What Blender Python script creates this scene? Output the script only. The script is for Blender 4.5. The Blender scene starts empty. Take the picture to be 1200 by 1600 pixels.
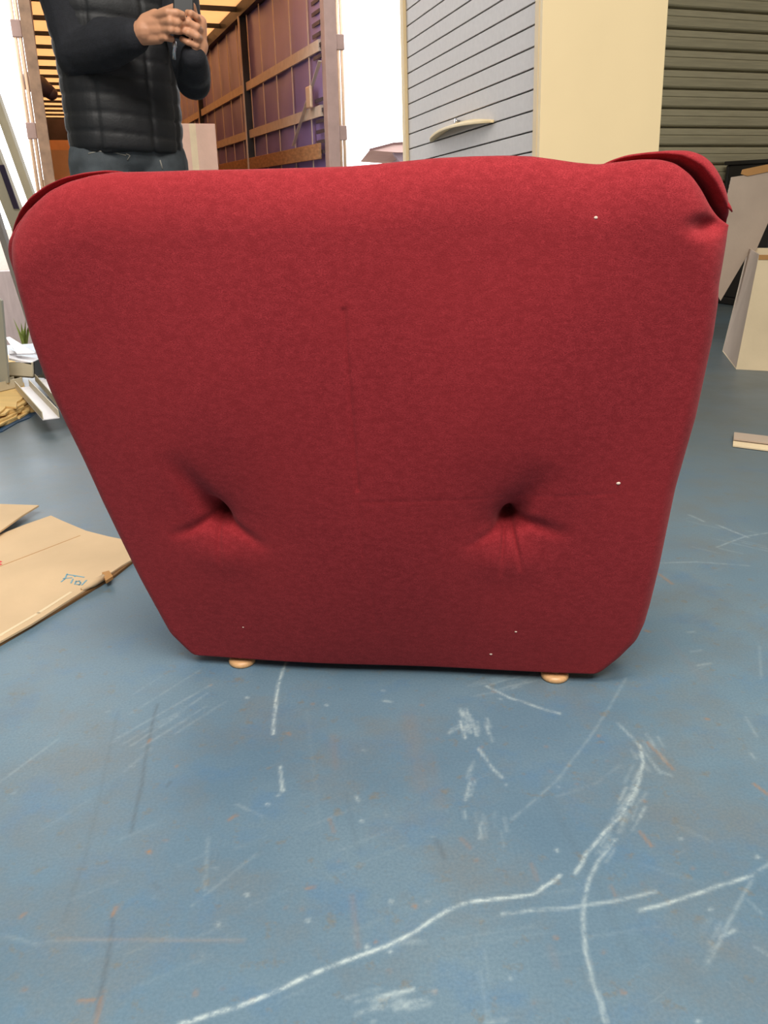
import bpy, bmesh, math, random
import numpy as np
from mathutils import Vector, Matrix, noise as mnoise
random.seed(7); np.random.seed(7)
C = bpy.context.scene
COL = C.collection
PI = math.pi

# ------------------------------------------------------------------ camera, world, lights, exposure
F, CX, CY = 1325.0, 600.0, 800.0            # focal length in pixels of the 1200x1600 frame
PITCH, ROLL, CAMH = math.radians(20.5), math.radians(1.05), 0.75
fw = Vector((0, math.cos(PITCH), -math.sin(PITCH)))
r0 = Vector((1, 0, 0)); u0 = Vector((0, math.sin(PITCH), math.cos(PITCH)))
cr = r0*math.cos(ROLL) - u0*math.sin(ROLL)
cu = u0*math.cos(ROLL) + r0*math.sin(ROLL)
CAM = Vector((0, 0, CAMH))
cd = bpy.data.cameras.new('camera'); cam = bpy.data.objects.new('camera', cd); COL.objects.link(cam)
cam.matrix_world = Matrix(((cr.x, cu.x, -fw.x, CAM.x), (cr.y, cu.y, -fw.y, CAM.y), (cr.z, cu.z, -fw.z, CAM.z), (0, 0, 0, 1)))
cd.lens = F/1600*36; cd.sensor_width = 36; cd.sensor_fit = 'AUTO'; cd.clip_start = 0.05; cd.clip_end = 200
C.camera = cam
C.view_settings.view_transform = 'Standard'; C.view_settings.look = 'None'
C.view_settings.gamma = 1; C.view_settings.use_curve_mapping = False
C.view_settings.exposure = 0.0

HALL = math.radians(20.0)                    # the hall's walls and the trailer stand 20 degrees round from the camera's axis
ha = Vector((math.cos(HALL), math.sin(HALL), 0)); hb = Vector((-math.sin(HALL), math.cos(HALL), 0))
def hall(a, b, z=0): return ha*a + hb*b + Vector((0, 0, z))

w = bpy.data.worlds.new('overcast'); C.world = w; w.use_nodes = True
bg = w.node_tree.nodes['Background']; bg.inputs[0].default_value = (0.97, 0.98, 1, 1); bg.inputs[1].default_value = 4.5

def area(name, loc, sx, sy, power, col, rot=(0, 0, HALL)):
    l = bpy.data.lights.new(name, 'AREA'); l.shape = 'RECTANGLE'; l.size = sx; l.size_y = sy; l.energy = power; l.color = col
    o = bpy.data.objects.new(name, l); o.location = loc; o.rotation_euler = rot; COL.objects.link(o); return o
area('hall_lamp', hall(-0.3, -0.6, 4.5), 3.0, 1.0, 250, (1, .95, .88))
area('hall_lamp', hall(-0.6, -2.5, 4.6), 3.6, 1.4, 340, (1, .95, .88))
area('hall_lamp', hall(5.2, 1.2, 4.6), 1.2, 2.6, 70, (1, .88, .72))

def ray(px, py):
    return (cr*((px-CX)/F) + cu*((CY-py)/F) + fw)
def at_z(px, py, z):
    d = ray(px, py); return CAM + d*((z-CAMH)/d.z)
def at_y(px, py, Y):
    d = ray(px, py); return CAM + d*(Y/d.y)
def at_n(px, py, n, c):                      # meets the plane n.p = c
    d = ray(px, py); return CAM + d*((c - n.dot(CAM))/n.dot(d))
def at_b(px, py, b): return at_n(px, py, hb, b)
def at_a(px, py, a): return at_n(px, py, ha, a)
def loc_h(p): return Vector((p.dot(ha), p.dot(hb), p.z))

# ------------------------------------------------------------------ mesh and object helpers
class MB:
    def __init__(s): s.v = []; s.f = []
    def add(s, vs, fs):
        n = len(s.v); s.v += [tuple(v) for v in vs]; s.f += [tuple(i+n for i in f) for f in fs]; return s
    def box(s, x0, x1, y0, y1, z0, z1, M=None):
        vs = [Vector(p) for p in ((x0,y0,z0),(x1,y0,z0),(x1,y1,z0),(x0,y1,z0),(x0,y0,z1),(x1,y0,z1),(x1,y1,z1),(x0,y1,z1))]
        if M is not None: vs = [M @ v for v in vs]
        return s.add(vs, [(3,2,1,0),(4,5,6,7),(0,1,5,4),(1,2,6,5),(2,3,7,6),(3,0,4,7)])
    def prism(s, pts, d):                    # a polygon given depth along vector d
        pts = [Vector(p) for p in pts]; d = Vector(d); n = len(pts)
        return s.add(pts + [p+d for p in pts], [tuple(range(n))[::-1], tuple(range(n, 2*n))] + [(i, (i+1) % n, (i+1) % n+n, i+n) for i in range(n)])
    def bar(s, p, q, wx, wy, up=(0, 0, 1)):  # a square bar from p to q
        p = Vector(p); q = Vector(q); d = (q-p).normalized(); up = Vector(up)
        a = d.cross(up)
        if a.length < 1e-4: a = d.cross(Vector((1, 0, 0)))
        a.normalize(); b = a.cross(d); a = a*wx/2; b = b*wy/2
        return s.add([p-a-b, p+a-b, p+a+b, p-a+b, q-a-b, q+a-b, q+a+b, q-a+b], [(3,2,1,0),(4,5,6,7),(0,1,5,4),(1,2,6,5),(2,3,7,6),(3,0,4,7)])
    def tube(s, pts, rad, n=12, cap=True):
        pts = [Vector(p) for p in pts]
        if not hasattr(rad, '__len__'): rad = [rad]*len(pts)
        base = len(s.v); prev = None
        for i, p in enumerate(pts):
            t = (pts[min(i+1, len(pts)-1)] - pts[max(i-1, 0)]).normalized()
            if prev is None:
                a = t.cross(Vector((0, 0, 1)))
                if a.length < .1: a = t.cross(Vector((1, 0, 0)))
            else: a = prev - t*prev.dot(t)
            a.normalize(); b = t.cross(a); prev = a
            for k in range(n):
                an = 2*PI*k/n; s.v.append(tuple(p + (a*math.cos(an) + b*math.sin(an))*rad[i]))
        for i in range(len(pts)-1):
            for k in range(n):
                s.f.append((base+i*n+k, base+i*n+(k+1) % n, base+(i+1)*n+(k+1) % n, base+(i+1)*n+k))
        if cap:
            s.f.append(tuple(base+k for k in range(n))[::-1]); s.f.append(tuple(base+(len(pts)-1)*n+k for k in range(n)))
        return s
    def ball(s, c, r, n=14, m=9, M=None):
        c = Vector(c); r = Vector(r) if hasattr(r, '__len__') else Vector((r, r, r)); base = len(s.v)
        for i in range(m+1):
            th = PI*i/m
            for k in range(n):
                p = Vector((r.x*math.sin(th)*math.cos(2*PI*k/n), r.y*math.sin(th)*math.sin(2*PI*k/n), -r.z*math.cos(th)))
                if M is not None: p = M @ p
                s.v.append(tuple(c+p))
        for i in range(m):
            for k in range(n): s.f.append((base+i*n+k, base+i*n+(k+1) % n, base+(i+1)*n+(k+1) % n, base+(i+1)*n+k))
        return s
    def limb(s, pts, rad, n=14):             # tapered tube with round ends and joints
        s.tube(pts, rad, n)
        for p, r in zip(pts, rad): s.ball(p, r, n, 8)
        return s
    def lathe(s, c, prof, n=28):
        c = Vector(c); base = len(s.v); m = len(prof)
        for r, z in prof:
            for k in range(n): s.v.append((c.x+r*math.cos(2*PI*k/n), c.y+r*math.sin(2*PI*k/n), c.z+z))
        for i in range(m-1):
            for k in range(n): s.f.append((base+i*n+k, base+i*n+(k+1) % n, base+(i+1)*n+(k+1) % n, base+(i+1)*n+k))
        s.f.append(tuple(base+k for k in range(n))[::-1]); s.f.append(tuple(base+(m-1)*n+k for k in range(n)))
        return s
    def mesh(s, name, smooth=False):
        me = bpy.data.meshes.new(name); me.from_pydata(s.v, [], s.f); me.update()
        if smooth: me.polygons.foreach_set('use_smooth', [True]*len(me.polygons))
        return me
    def build(s, name, m, parent=None, smooth=False, bevel=0, loc=None, rotz=None):
        return link(name, s.mesh(name, smooth), m, parent, bevel, loc, rotz)
def link(name, me, m, parent=None, bevel=0, loc=None, rotz=None):
    o = bpy.data.objects.new(name, me); COL.objects.link(o)
    if m is not None: me.materials.append(m)
    if parent is not None: o.parent = parent
    if loc is not None: o.location = loc
    if rotz is not None: o.rotation_euler = (0, 0, rotz)
    if bevel:
        b = o.modifiers.new('bevel', 'BEVEL'); b.width = bevel; b.segments = 2; b.limit_method = 'ANGLE'
    return o
def tag(o, label=None, cat=None, group=None, kind=None):
    if label: o['label'] = label
    if cat: o['category'] = cat
    if group: o['group'] = group
    if kind: o['kind'] = kind
    return o
def thing(name, label, cat, loc=(0, 0, 0), rotz=0, group=None):
    o = bpy.data.objects.new(name, None); COL.objects.link(o); o.empty_display_size = .1
    o.location = loc; o.rotation_euler = (0, 0, rotz)
    return tag(o, label, cat, group)
def copy_part(o, parent, loc):
    c = o.copy(); COL.objects.link(c); c.parent = parent; c.location = loc; return c

# ------------------------------------------------------------------ materials
def srgb(r, g, b):
    f = lambda c: c/12.92 if c <= .04045 else ((c+.055)/1.055)**2.4
    return (f(r/255), f(g/255), f(b/255), 1)
def mat(name, col, rough=.6, var=.12, scale=8, bump=.0, bscale=80, metal=0, sheen=0, spec=.5, stretch=(1, 1, 1)):
    m = bpy.data.materials.new(name); m.use_nodes = True; nt = m.node_tree; N = nt.nodes; L = nt.links
    p = N['Principled BSDF']; p.inputs['Roughness'].default_value = rough; p.inputs['Metallic'].default_value = metal
    p.inputs['Specular IOR Level'].default_value = spec
    if sheen: p.inputs['Sheen Weight'].default_value = sheen; p.inputs['Sheen Roughness'].default_value = .4
    tc = N.new('ShaderNodeTexCoord'); mp = N.new('ShaderNodeMapping'); mp.inputs['Scale'].default_value = stretch
    L.new(tc.outputs['Object'], mp.inputs[0])
    nz = N.new('ShaderNodeTexNoise'); nz.inputs['Scale'].default_value = scale; nz.inputs['Detail'].default_value = 5
    L.new(mp.outputs[0], nz.inputs['Vector'])
    rp = N.new('ShaderNodeMix'); rp.data_type = 'RGBA'
    rp.inputs['A'].default_value = tuple(c*(1-var) for c in col[:3])+(1,)
    rp.inputs['B'].default_value = tuple(min(1, c*(1+var)) for c in col[:3])+(1,)
    mr = N.new('ShaderNodeMapRange'); mr.inputs['From Min'].default_value = .3; mr.inputs['From Max'].default_value = .7
    L.new(nz.outputs['Fac'], mr.inputs['Value']); L.new(mr.outputs[0], rp.inputs['Factor'])
    L.new(rp.outputs['Result'], p.inputs['Base Color'])
    if bump:
        n2 = N.new('ShaderNodeTexNoise'); n2.inputs['Scale'].default_value = bscale; n2.inputs['Detail'].default_value = 3
        L.new(mp.outputs[0], n2.inputs['Vector'])
        bp = N.new('ShaderNodeBump'); bp.inputs['Strength'].default_value = bump; bp.inputs['Distance'].default_value = .004
        L.new(n2.outputs['Fac'], bp.inputs['Height']); L.new(bp.outputs[0], p.inputs['Normal'])
    return m

def fabric_mat():
    m = bpy.data.materials.new('red_wool'); m.use_nodes = True; nt = m.node_tree; N = nt.nodes; L = nt.links
    p = N['Principled BSDF']; p.inputs['Roughness'].default_value = .92; p.inputs['Specular IOR Level'].default_value = .15
    p.inputs['Sheen Weight'].default_value = .12; p.inputs['Sheen Roughness'].default_value = .5
    p.inputs['Sheen Tint'].default_value = (1, .45, .45, 1)
    tc = N.new('ShaderNodeTexCoord')
    def nz(scale, det, st=(1, 1, 1)):
        mp = N.new('ShaderNodeMapping'); mp.inputs['Scale'].default_value = st; L.new(tc.outputs['Object'], mp.inputs[0])
        n = N.new('ShaderNodeTexNoise'); n.inputs['Scale'].default_value = scale; n.inputs['Detail'].default_value = det
        L.new(mp.outputs[0], n.inputs['Vector']); return n.outputs['Fac']
    def mix(fac, a, b):
        x = N.new('ShaderNodeMix'); x.data_type = 'RGBA'; L.new(fac, x.inputs['Factor'])
        if hasattr(a, 'is_output'): L.new(a, x.inputs['A'])
        else: x.inputs['A'].default_value = a
        if hasattr(b, 'is_output'): L.new(b, x.inputs['B'])
        else: x.inputs['B'].default_value = b
        return x.outputs['Result']
    def rng(v, a, b, c=0, d=1):
        r = N.new('ShaderNodeMapRange'); L.new(v, r.inputs['Value'])
        for k, q in zip(('From Min', 'From Max', 'To Min', 'To Max'), (a, b, c, d)): r.inputs[k].default_value = q
        return r.outputs[0]
    fine = nz(640, 5, (1, 1, 1.5)); mid = nz(120, 6, (.75, .75, 1.3)); big = nz(5, 3)
    c1 = mix(rng(fine, .30, .70), srgb(116, 25, 32), srgb(168, 52, 58))
    c2 = mix(rng(mid, .38, .66, 0, .6), c1, srgb(122, 28, 34))
    c3 = mix(rng(big, .35, .7, 0, .3), c2, srgb(156, 43, 46))
    L.new(c3, p.inputs['Base Color'])
    bp = N.new('ShaderNodeBump'); bp.inputs['Strength'].default_value = .22; bp.inputs['Distance'].default_value = .0015
    L.new(fine, bp.inputs['Height']); L.new(bp.outputs[0], p.inputs['Normal'])
    return m

def floor_mat():
    m = bpy.data.materials.new('blue_floor_paint'); m.use_nodes = True; nt = m.node_tree; N = nt.nodes; L = nt.links
    p = N['Principled BSDF']; tc = N.new('ShaderNodeTexCoord')
    def nz(scale, det, st=(1, 1, 1), rot=0, rough=.55):
        mp = N.new('ShaderNodeMapping'); mp.vector_type = 'TEXTURE' if rot else 'POINT'
        mp.inputs['Scale'].default_value = tuple(1/q for q in st) if rot else st; mp.inputs['Rotation'].default_value = (0, 0, rot)
        L.new(tc.outputs['Object'], mp.inputs[0])
        n = N.new('ShaderNodeTexNoise'); n.inputs['Scale'].default_value = scale; n.inputs['Detail'].default_value = det
        n.inputs['Roughness'].default_value = rough
        L.new(mp.outputs[0], n.inputs['Vector']); return n.outputs['Fac']
    def mix(fac, a, b):
        x = N.new('ShaderNodeMix'); x.data_type = 'RGBA'
        L.new(fac, x.inputs['Factor'])
        for k, q in (('A', a), ('B', b)):
            if hasattr(q, 'is_output'): L.new(q, x.inputs[k])
            else: x.inputs[k].default_value = q
        return x.outputs['Result']
    def rng(v, a, b, c=0, d=1):
        r = N.new('ShaderNodeMapRange'); L.new(v, r.inputs['Value'])
        for k, q in zip(('From Min', 'From Max', 'To Min', 'To Max'), (a, b, c, d)): r.inputs[k].default_value = q
        return r.outputs[0]
    big = nz(2.2, 6); mid = nz(9, 6, rough=.65); fine = nz(260, 3); br = nz(3.6, 7, rough=.7); spot = nz(34, 4, rough=.6)
    s1 = nz(6, 5, (1, 14, 1), .55, .7); s2 = nz(5, 5, (1, 16, 1), -.9, .7)
    col = mix(rng(big, .35, .65), srgb(88, 114, 132), srgb(108, 130, 142))
    col = mix(rng(mid, .52, .66, 0, .42), col, srgb(76, 114, 148))
    col = mix(rng(br, .48, .64, 0, .6), col, srgb(110, 114, 112))
    col = mix(rng(spot, .60, .72, 0, .6), col, srgb(116, 110, 94))
    col = mix(rng(s1, .62, .76, 0, .18), col, srgb(150, 170, 178))
    col = mix(rng(s2, .64, .78, 0, .16), col, srgb(150, 168, 174))
    col = mix(rng(fine, .3, .7, 0, .32), col, srgb(60, 86, 104))
    # grey mixed into the colour towards the doors, patchy
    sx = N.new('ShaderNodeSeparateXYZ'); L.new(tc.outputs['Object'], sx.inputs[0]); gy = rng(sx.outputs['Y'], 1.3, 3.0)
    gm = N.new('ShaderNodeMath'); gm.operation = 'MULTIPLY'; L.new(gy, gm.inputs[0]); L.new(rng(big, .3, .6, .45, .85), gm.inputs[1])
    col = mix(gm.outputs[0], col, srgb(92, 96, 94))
    at = N.new('ShaderNodeAttribute'); at.attribute_name = 'wear'
    sp = N.new('ShaderNodeSeparateColor'); L.new(at.outputs['Color'], sp.inputs[0])
    brk = nz(55, 4, rough=.7)
    def brkmul(o):
        x = N.new('ShaderNodeMath'); x.operation = 'MULTIPLY'; L.new(o, x.inputs[0]); L.new(rng(brk, .36, .56, .2, 1), x.inputs[1]); return x.outputs[0]
    col = mix(sp.outputs['Blue'], col, srgb(64, 68, 72))
    col = mix(sp.outputs['Green'], col, srgb(146, 112, 78))
    col = mix(brkmul(sp.outputs['Red']), col, srgb(188, 201, 199))
    L.new(col, p.inputs['Base Color'])
    L.new(rng(big, .3, .7, .34, .5), p.inputs['Roughness']); p.inputs['Specular IOR Level'].default_value = .3
    bp = N.new('ShaderNodeBump'); bp.inputs['Strength'].default_value = .12; bp.inputs['Distance'].default_value = .004
    L.new(mid, bp.inputs['Height']); L.new(bp.outputs[0], p.inputs['Normal'])
    return m

def card_mat(name, a, b, grain=(1, 1, 1)):
    m = mat(name, a, .8, .08, 5, .15, 60, spec=.2, stretch=grain); return m

M = dict(
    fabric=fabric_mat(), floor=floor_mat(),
    wall=mat('painted_wall', srgb(205, 203, 196), .8, .05, 3), ceiling=mat('ceiling_sheet', srgb(196, 196, 192), .8, .05, 3),
    olive=mat('olive_door_metal', srgb(150, 142, 116), .6, .12, 30, .1, 120, stretch=(.2, 1, 4)),
    slat=mat('grey_shutter_plastic', srgb(190, 183, 178), .45, .04, 60, .05, 300), cream=mat('cream_laminate', srgb(236, 212, 166), .5, .02, 4),
    creamedge=mat('cream_edge', srgb(222, 196, 150), .5, .03, 6), dark=mat('dark_gap', srgb(40, 40, 40), .8, .1, 6),
    foot=mat('light_wood_foot', srgb(206, 160, 112), .4, .15, 60, stretch=(1, 6, 1)), footrim=mat('brown_rim', srgb(112, 76, 48), .5, .1, 20),
    lint=mat('pale_lint', srgb(222, 196, 180), .9, .1, 50),
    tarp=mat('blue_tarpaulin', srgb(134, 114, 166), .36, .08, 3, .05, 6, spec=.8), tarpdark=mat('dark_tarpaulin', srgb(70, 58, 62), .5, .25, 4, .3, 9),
    batten=mat('aluminium_batten', srgb(196, 176, 158), .5, .1, 12), post=mat('mauve_post', srgb(158, 130, 120), .55, .1, 10), postleft=mat('tan_post', srgb(138, 108, 84), .6, .25, 14),
    rod=mat('galvanised_rod', srgb(214, 180, 150), .4, .08, 20, metal=.3), black=mat('black_steel', srgb(38, 34, 34), .5, .2, 10),
    osb=mat('side_board_wood', srgb(158, 112, 74), .7, .3, 40, .2, 90, stretch=(1, .25, 1)), bed=mat('trailer_plywood', srgb(96, 74, 58), .7, .2, 8),
    card=card_mat('tan_cardboard', srgb(204, 176, 140), None), cardbrown=card_mat('brown_cardboard', srgb(206, 146, 92), None),
    cardgrey=card_mat('grey_beige_cardboard', srgb(178, 160, 144), None), cardpink=card_mat('pinkish_cardboard', srgb(216, 180, 160), None), cardpale=card_mat('pale_cardboard', srgb(220, 200, 166), None),
    cardedge=card_mat('cardboard_edge', srgb(176, 130, 80), None), carddark=card_mat('cardboard_flute', srgb(120, 88, 56), None),
    yellow=card_mat('yellow_board', srgb(222, 186, 122), None, (1, 4, 1)),
    white=mat('white_panel', srgb(232, 228, 230), .5, .03, 5), beige=mat('beige_sheet_metal', srgb(196, 184, 158), .5, .06, 8),
    taupe=mat('taupe_metal', srgb(150, 142, 134), .5, .08, 8), greybeige=mat('grey_beige_metal', srgb(150, 146, 130), .5, .06, 8),
    purple=mat('dark_slot', srgb(56, 44, 66), .6, .1, 8), concrete=mat('pale_concrete', srgb(160, 146, 142), .9, .1, 5, .2, 30, stretch=(4, 4, .6)),
    yard=mat('yard_gravel', srgb(128, 114, 100), .95, .2, 12, .3, 60), farwall=mat('far_wall', srgb(132, 118, 124), .9, .05, 1), fareave=mat('far_eave', srgb(176, 148, 140), .9, .05, 1), farfascia=mat('far_fascia', srgb(84, 56, 52), .8, .05, 1),
    weed=mat('weed_green', srgb(104, 118, 50), .8, .2, 20),
    jacket=mat('black_nylon', srgb(25, 25, 27), .6, .18, 40, .15, 160), sleeve=mat('black_knit', srgb(26, 27, 33), .85, .25, 90, .3, 260),
    skin=mat('skin', srgb(202, 146, 112), .55, .08, 18, .06, 120), jeans=mat('dark_denim', srgb(70, 76, 80), .85, .35, 16, .2, 300),
    stitch=mat('pale_stitching', srgb(150, 146, 136), .8, .1, 20), hair=mat('brown_hair', srgb(58, 42, 32), .6, .2, 60, .3, 150, stretch=(1, 1, .2)),
    eye=mat('eye_white', srgb(230, 226, 220), .3, .02, 10), iris=mat('eye_iris', srgb(60, 44, 34), .3, .02, 10), lips=mat('lips', srgb(168, 104, 92), .5, .05, 20),
    shoe=mat('dark_shoe_leather', srgb(46, 40, 36), .5, .1, 20), steel=mat('zip_steel', srgb(200, 200, 204), .25, .03, 20, metal=.9),
    phone=mat('black_phone_glass', srgb(14, 14, 16), .4, .02, 10), lens=mat('lens_glass', srgb(120, 124, 130), .1, .05, 10),
    ink=mat('blue_ink', srgb(110, 158, 176), .7, .05, 20), red=mat('red_print', srgb(206, 60, 66), .7, .05, 20),
    blueplastic=mat('blue_plastic', srgb(26, 62, 92), .5, .1, 8), timber=mat('pallet_timber', srgb(176, 142, 98), .8, .2, 14, .2, 60, stretch=(1, 8, 1)),
)
def roof_mat():                              # thin tarpaulin, daylight comes through it
    m = bpy.data.materials.new('orange_roof_tarp'); m.use_nodes = True; nt = m.node_tree; N = nt.nodes; L = nt.links
    for n in list(N):
        if n.type != 'OUTPUT_MATERIAL': N.remove(n)
    out = [n for n in N if n.type == 'OUTPUT_MATERIAL'][0]
    tc = N.new('ShaderNodeTexCoord'); nz = N.new('ShaderNodeTexNoise'); nz.inputs['Scale'].default_value = 1.3; nz.inputs['Detail'].default_value = 4
    L.new(tc.outputs['Object'], nz.inputs['Vector'])
    x = N.new('ShaderNodeMix'); x.data_type = 'RGBA'; x.inputs['A'].default_value = (.70, .455, .26, 1); x.inputs['B'].default_value = (.80, .54, .33, 1)
    L.new(nz.outputs['Fac'], x.inputs['Factor'])
    t = N.new('ShaderNodeBsdfTranslucent'); d = N.new('ShaderNodeBsdfDiffuse'); s = N.new('ShaderNodeMixShader'); s.inputs[0].default_value = .25
    L.new(x.outputs['Result'], t.inputs[0]); L.new(x.outputs['Result'], d.inputs[0])
    L.new(t.outputs[0], s.inputs[1]); L.new(d.outputs[0], s.inputs[2]); L.new(s.outputs[0], out.inputs[0])
    return m
M['roof'] = roof_mat()

# ------------------------------------------------------------------ the setting
def structure(o): o['kind'] = 'structure'; return o

def seg_dist(P, a, b):
    a = np.array(a); b = np.array(b); d = b-a; t = np.clip(((P-a) @ d)/max(d @ d, 1e-9), 0, 1)
    return np.hypot(*(P - a - t[:, None]*d).T)

WHITE = [  # worn white scratches in the blue paint: points, width, strength
    ([(280,1600),(330,1585),(400,1562),(470,1530),(530,1505),(600,1480),(650,1455),(700,1422),(725,1412),(770,1405),(830,1398),(850,1385),(875,1368)], 4.2, .95),
    ([(785,1428),(830,1422),(880,1420),(960,1408),(1025,1393)], 2.2, .6), ([(1000,1422),(1070,1403),(1120,1385),(1175,1368)], 3, .75), ([(1170,1370),(1205,1348)], 5, .35),
    ([(1000,1165),(1005,1190),(1000,1215),(990,1240),(970,1275),(940,1305),(915,1335),(898,1365)], 3, .7), ([(1000,1205),(985,1242),(962,1275),(957,1285)], 6, .45),
    ([(965,1130),(990,1155),(1010,1180),(1030,1205)], 4, .4), ([(1030,1205),(1050,1212)], 4, .3),
    ([(962,1312),(935,1345),(920,1375),(913,1410),(912,1450),(915,1490),(925,1530),(940,1570),(948,1600)], 3.4, .5), ([(962,1312),(940,1340)], 5, .4),
    ([(447,1035),(435,1070),(430,1110),(427,1147)], 2.6, .75), ([(438,1198),(441,1235)], 2.2, .7), ([(440,1232),(442,1236)], 4, .8),
    ([(735,1110),(750,1150)], 4, .5), ([(746,1112),(760,1150)], 4, .6), ([(708,1137),(738,1122)], 4, .5), ([(722,1140),(745,1115)], 5, .5), ([(760,1125),(766,1150)], 3, .3), ([(740,1122),(775,1112)], 3, .25),
    ([(748,1170),(765,1195),(785,1215)], 2, .6), ([(760,1072),(795,1090),(840,1105),(875,1115)], 3, .55), ([(760,1072),(800,1060),(840,1052)], 3, .35), ([(800,1076),(830,1058)], 3, .3),
    ([(735,1222),(727,1250)], 3.5, .5), ([(737,1195),(733,1212)], 4, .35), ([(725,1268),(727,1278)], 3, .4), ([(751,1285),(750,1310)], 4, .4), ([(788,1278),(792,1300)], 3, .25),
    ([(1175,1375),(1150,1420),(1130,1460),(1105,1505)], 4, .3), ([(1125,1465),(1148,1453)], 2.5, .5), ([(1168,1405),(1190,1428)], 2, .25),
    ([(555,1585),(590,1570)], 5, .45), ([(600,1555),(645,1546)], 5, .5), ([(630,1572),(666,1560)], 4, .5), ([(760,1597),(790,1594)], 4, .4), ([(575,1566),(612,1560)], 6, .35), ([(600,1480),(650,1470)], 3, .35),
    ([(1045,790),(1100,815)], 3, .4), ([(1120,820),(1170,840)], 3, .45), ([(1120,855),(1165,838),(1205,832)], 2.5, .45), ([(1018,880),(1090,878),(1170,884)], 2, .35),
    ([(1095,606),(1130,598)], 4, .5), ([(1110,672),(1160,668)], 2.5, .35), ([(1165,1120),(1182,1150)], 2, .3), ([(1172,1177),(1182,1187)], 2.5, .4),
    ([(978,1060),(930,1140),(870,1220),(800,1280)], 1.4, .3), ([(0,1222),(90,1155)], 2, .3), ([(180,1155),(330,1070)], 4, .2), ([(250,1135),(325,1082)], 4, .22), ([(195,1205),(235,1170)], 5, .15),
    ([(320,1390),(325,1310)], 2.5, .25), ([(300,1415),(400,1335)], 1.6, .25), ([(370,1257),(410,1275)], 2, .3), ([(75,1470),(380,1468)], 1.5, .2), ([(0,1460),(60,1476)], 2, .25),
    ([(1060,1290),(1112,1315)], 1.6, .2), ([(750,1520),(765,1600)], 2, .2), ([(755,1480),(764,1530)], 2, .2), ([(970,1195),(930,1225),(870,1245)], 1.6, .18),
    ([(556,1245),(560,1252)], 2, .6), ([(418,1256),(420,1258)], 2.5, .7), ([(340,1442),(342,1444)], 2.5, .8), ([(573,1479),(574,1481)], 3, .8), ([(870,1328),(872,1330)], 3, .6), ([(611,1408),(612,1410)], 2.5, .6), ([(385,1397),(387,1399)], 3, .5),
    ([(600,1095),(612,1097)], 2, .5), ([(1075,988),(1085,987)], 2, .4), ([(1080,1018),(1095,1016)], 2, .35), ([(1090,1040),(1110,1036)], 2, .4), ([(1187,1010),(1189,1060)], 2, .25),
    ([(1000,1350),(1100,1380)], 1.2, .15), ([(480,1110),(500,1300)], 1.2, .1), ([(60,1300),(140,1250)], 1.4, .15), ([(1180,1480),(1205,1495)], 3, .3)]
RUST = [([(232,1330),(234,1332)], 4, .95), ([(358,1281),(366,1275)], 4, .6), ([(1103,1123),(1107,1124)], 3.5, .8), ([(1030,897),(1050,912)], 4, .55), ([(1012,1160),(1030,1178),(1052,1202)], 3, .6),
    ([(1178,1225),(1205,1245)], 4, .7), ([(1000,1300),(1018,1322)], 4, .55), ([(972,1550),(975,1551)], 3.5, .8), ([(647,1415),(649,1417)], 3.5, .8), ([(480,1388),(490,1386)], 4, .6),
    ([(176,1430),(182,1417)], 4, .7), ([(150,1598),(158,1560)], 4, .6), ([(33,1432),(38,1428)], 5, .6), ([(124,1564),(146,1563)], 4, .6), ([(868,1465),(870,1466)], 3, .7), ([(305,1555),(306,1549)], 4, .5),
    ([(1008,985),(1014,987)], 4, .6), ([(232,1160),(235,1155)], 4, .6), ([(450,1145),(453,1148)], 4, .5), ([(520,1150),(525,1200)], 9, .3), ([(515,1280),(522,1300)], 5, .4), ([(640,1120),(660,1230)], 22, .28),
    ([(720,1310),(735,1325)], 6, .4), ([(860,1480),(870,1510)], 12, .25), ([(70,1150),(110,1120)], 22, .18), ([(1040,1000),(1100,1060)], 14, .18), ([(550,1400),(560,1480)], 8, .25), ([(380,1470),(90,1467)], 1.6, .45),
    ([(830,1350),(840,1375)], 6, .3), ([(955,1385),(962,1400)], 4, .4), ([(670,1180),(690,1260)], 16, .2), ([(545,1025),(548,1000)], 3, .0)]
DARK = [([(205,1300),(222,1225),(232,1160),(246,1100)], 3, .5), ([(100,1440),(130,1350),(155,1250),(185,1110)], 4, .25), ([(152,1580),(168,1500),(176,1430)], 3, .5), ([(850,1230),(890,1310),(935,1380),(985,1500)], 10, .25),
    ([(165,1250),(185,1220)], 12, .22), ([(680,1310),(695,1340)], 7, .35), ([(262,1228),(266,1222)], 3, .5), ([(240,1380),(248,1388)], 2.5, .4), ([(1100,560),(1205,575)], 10, .0), ([(540,1240),(560,1330)], 6, .15), ([(1000,1450),(1100,1550)], 14, .15)]

_rs = random.Random(11)
def brush(c, d, spread, n, wd, st):          # a dry smear of many short thin scrapes side by side
    for _ in range(n):
        x = c[0]+_rs.uniform(-1, 1)*spread[0]; y = c[1]+_rs.uniform(-1, 1)*spread[1]; k = _rs.uniform(.35, 1)
        WHITE.append(([(x-d[0]*k/2, y-d[1]*k/2), (x+d[0]*k/2+_rs.uniform(-2, 2), y+d[1]*k/2)], wd*_rs.uniform(.5, 1.1), st*_rs.uniform(.5, 1)))
WHITE[:] = [q for q in WHITE if not (700 < q[0][0][0] < 765 and 1105 < q[0][0][1] < 1145)]
brush((742, 1132), (12, 34), (22, 12), 16, 2.4, .75); brush((722, 1135), (26, -14), (14, 6), 6, 2.4, .6); brush((605, 1562), (46, -12), (50, 14), 16, 2.6, .6); brush((985, 1250), (-16, 34), (22, 42), 14, 2.2, .55)
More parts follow.
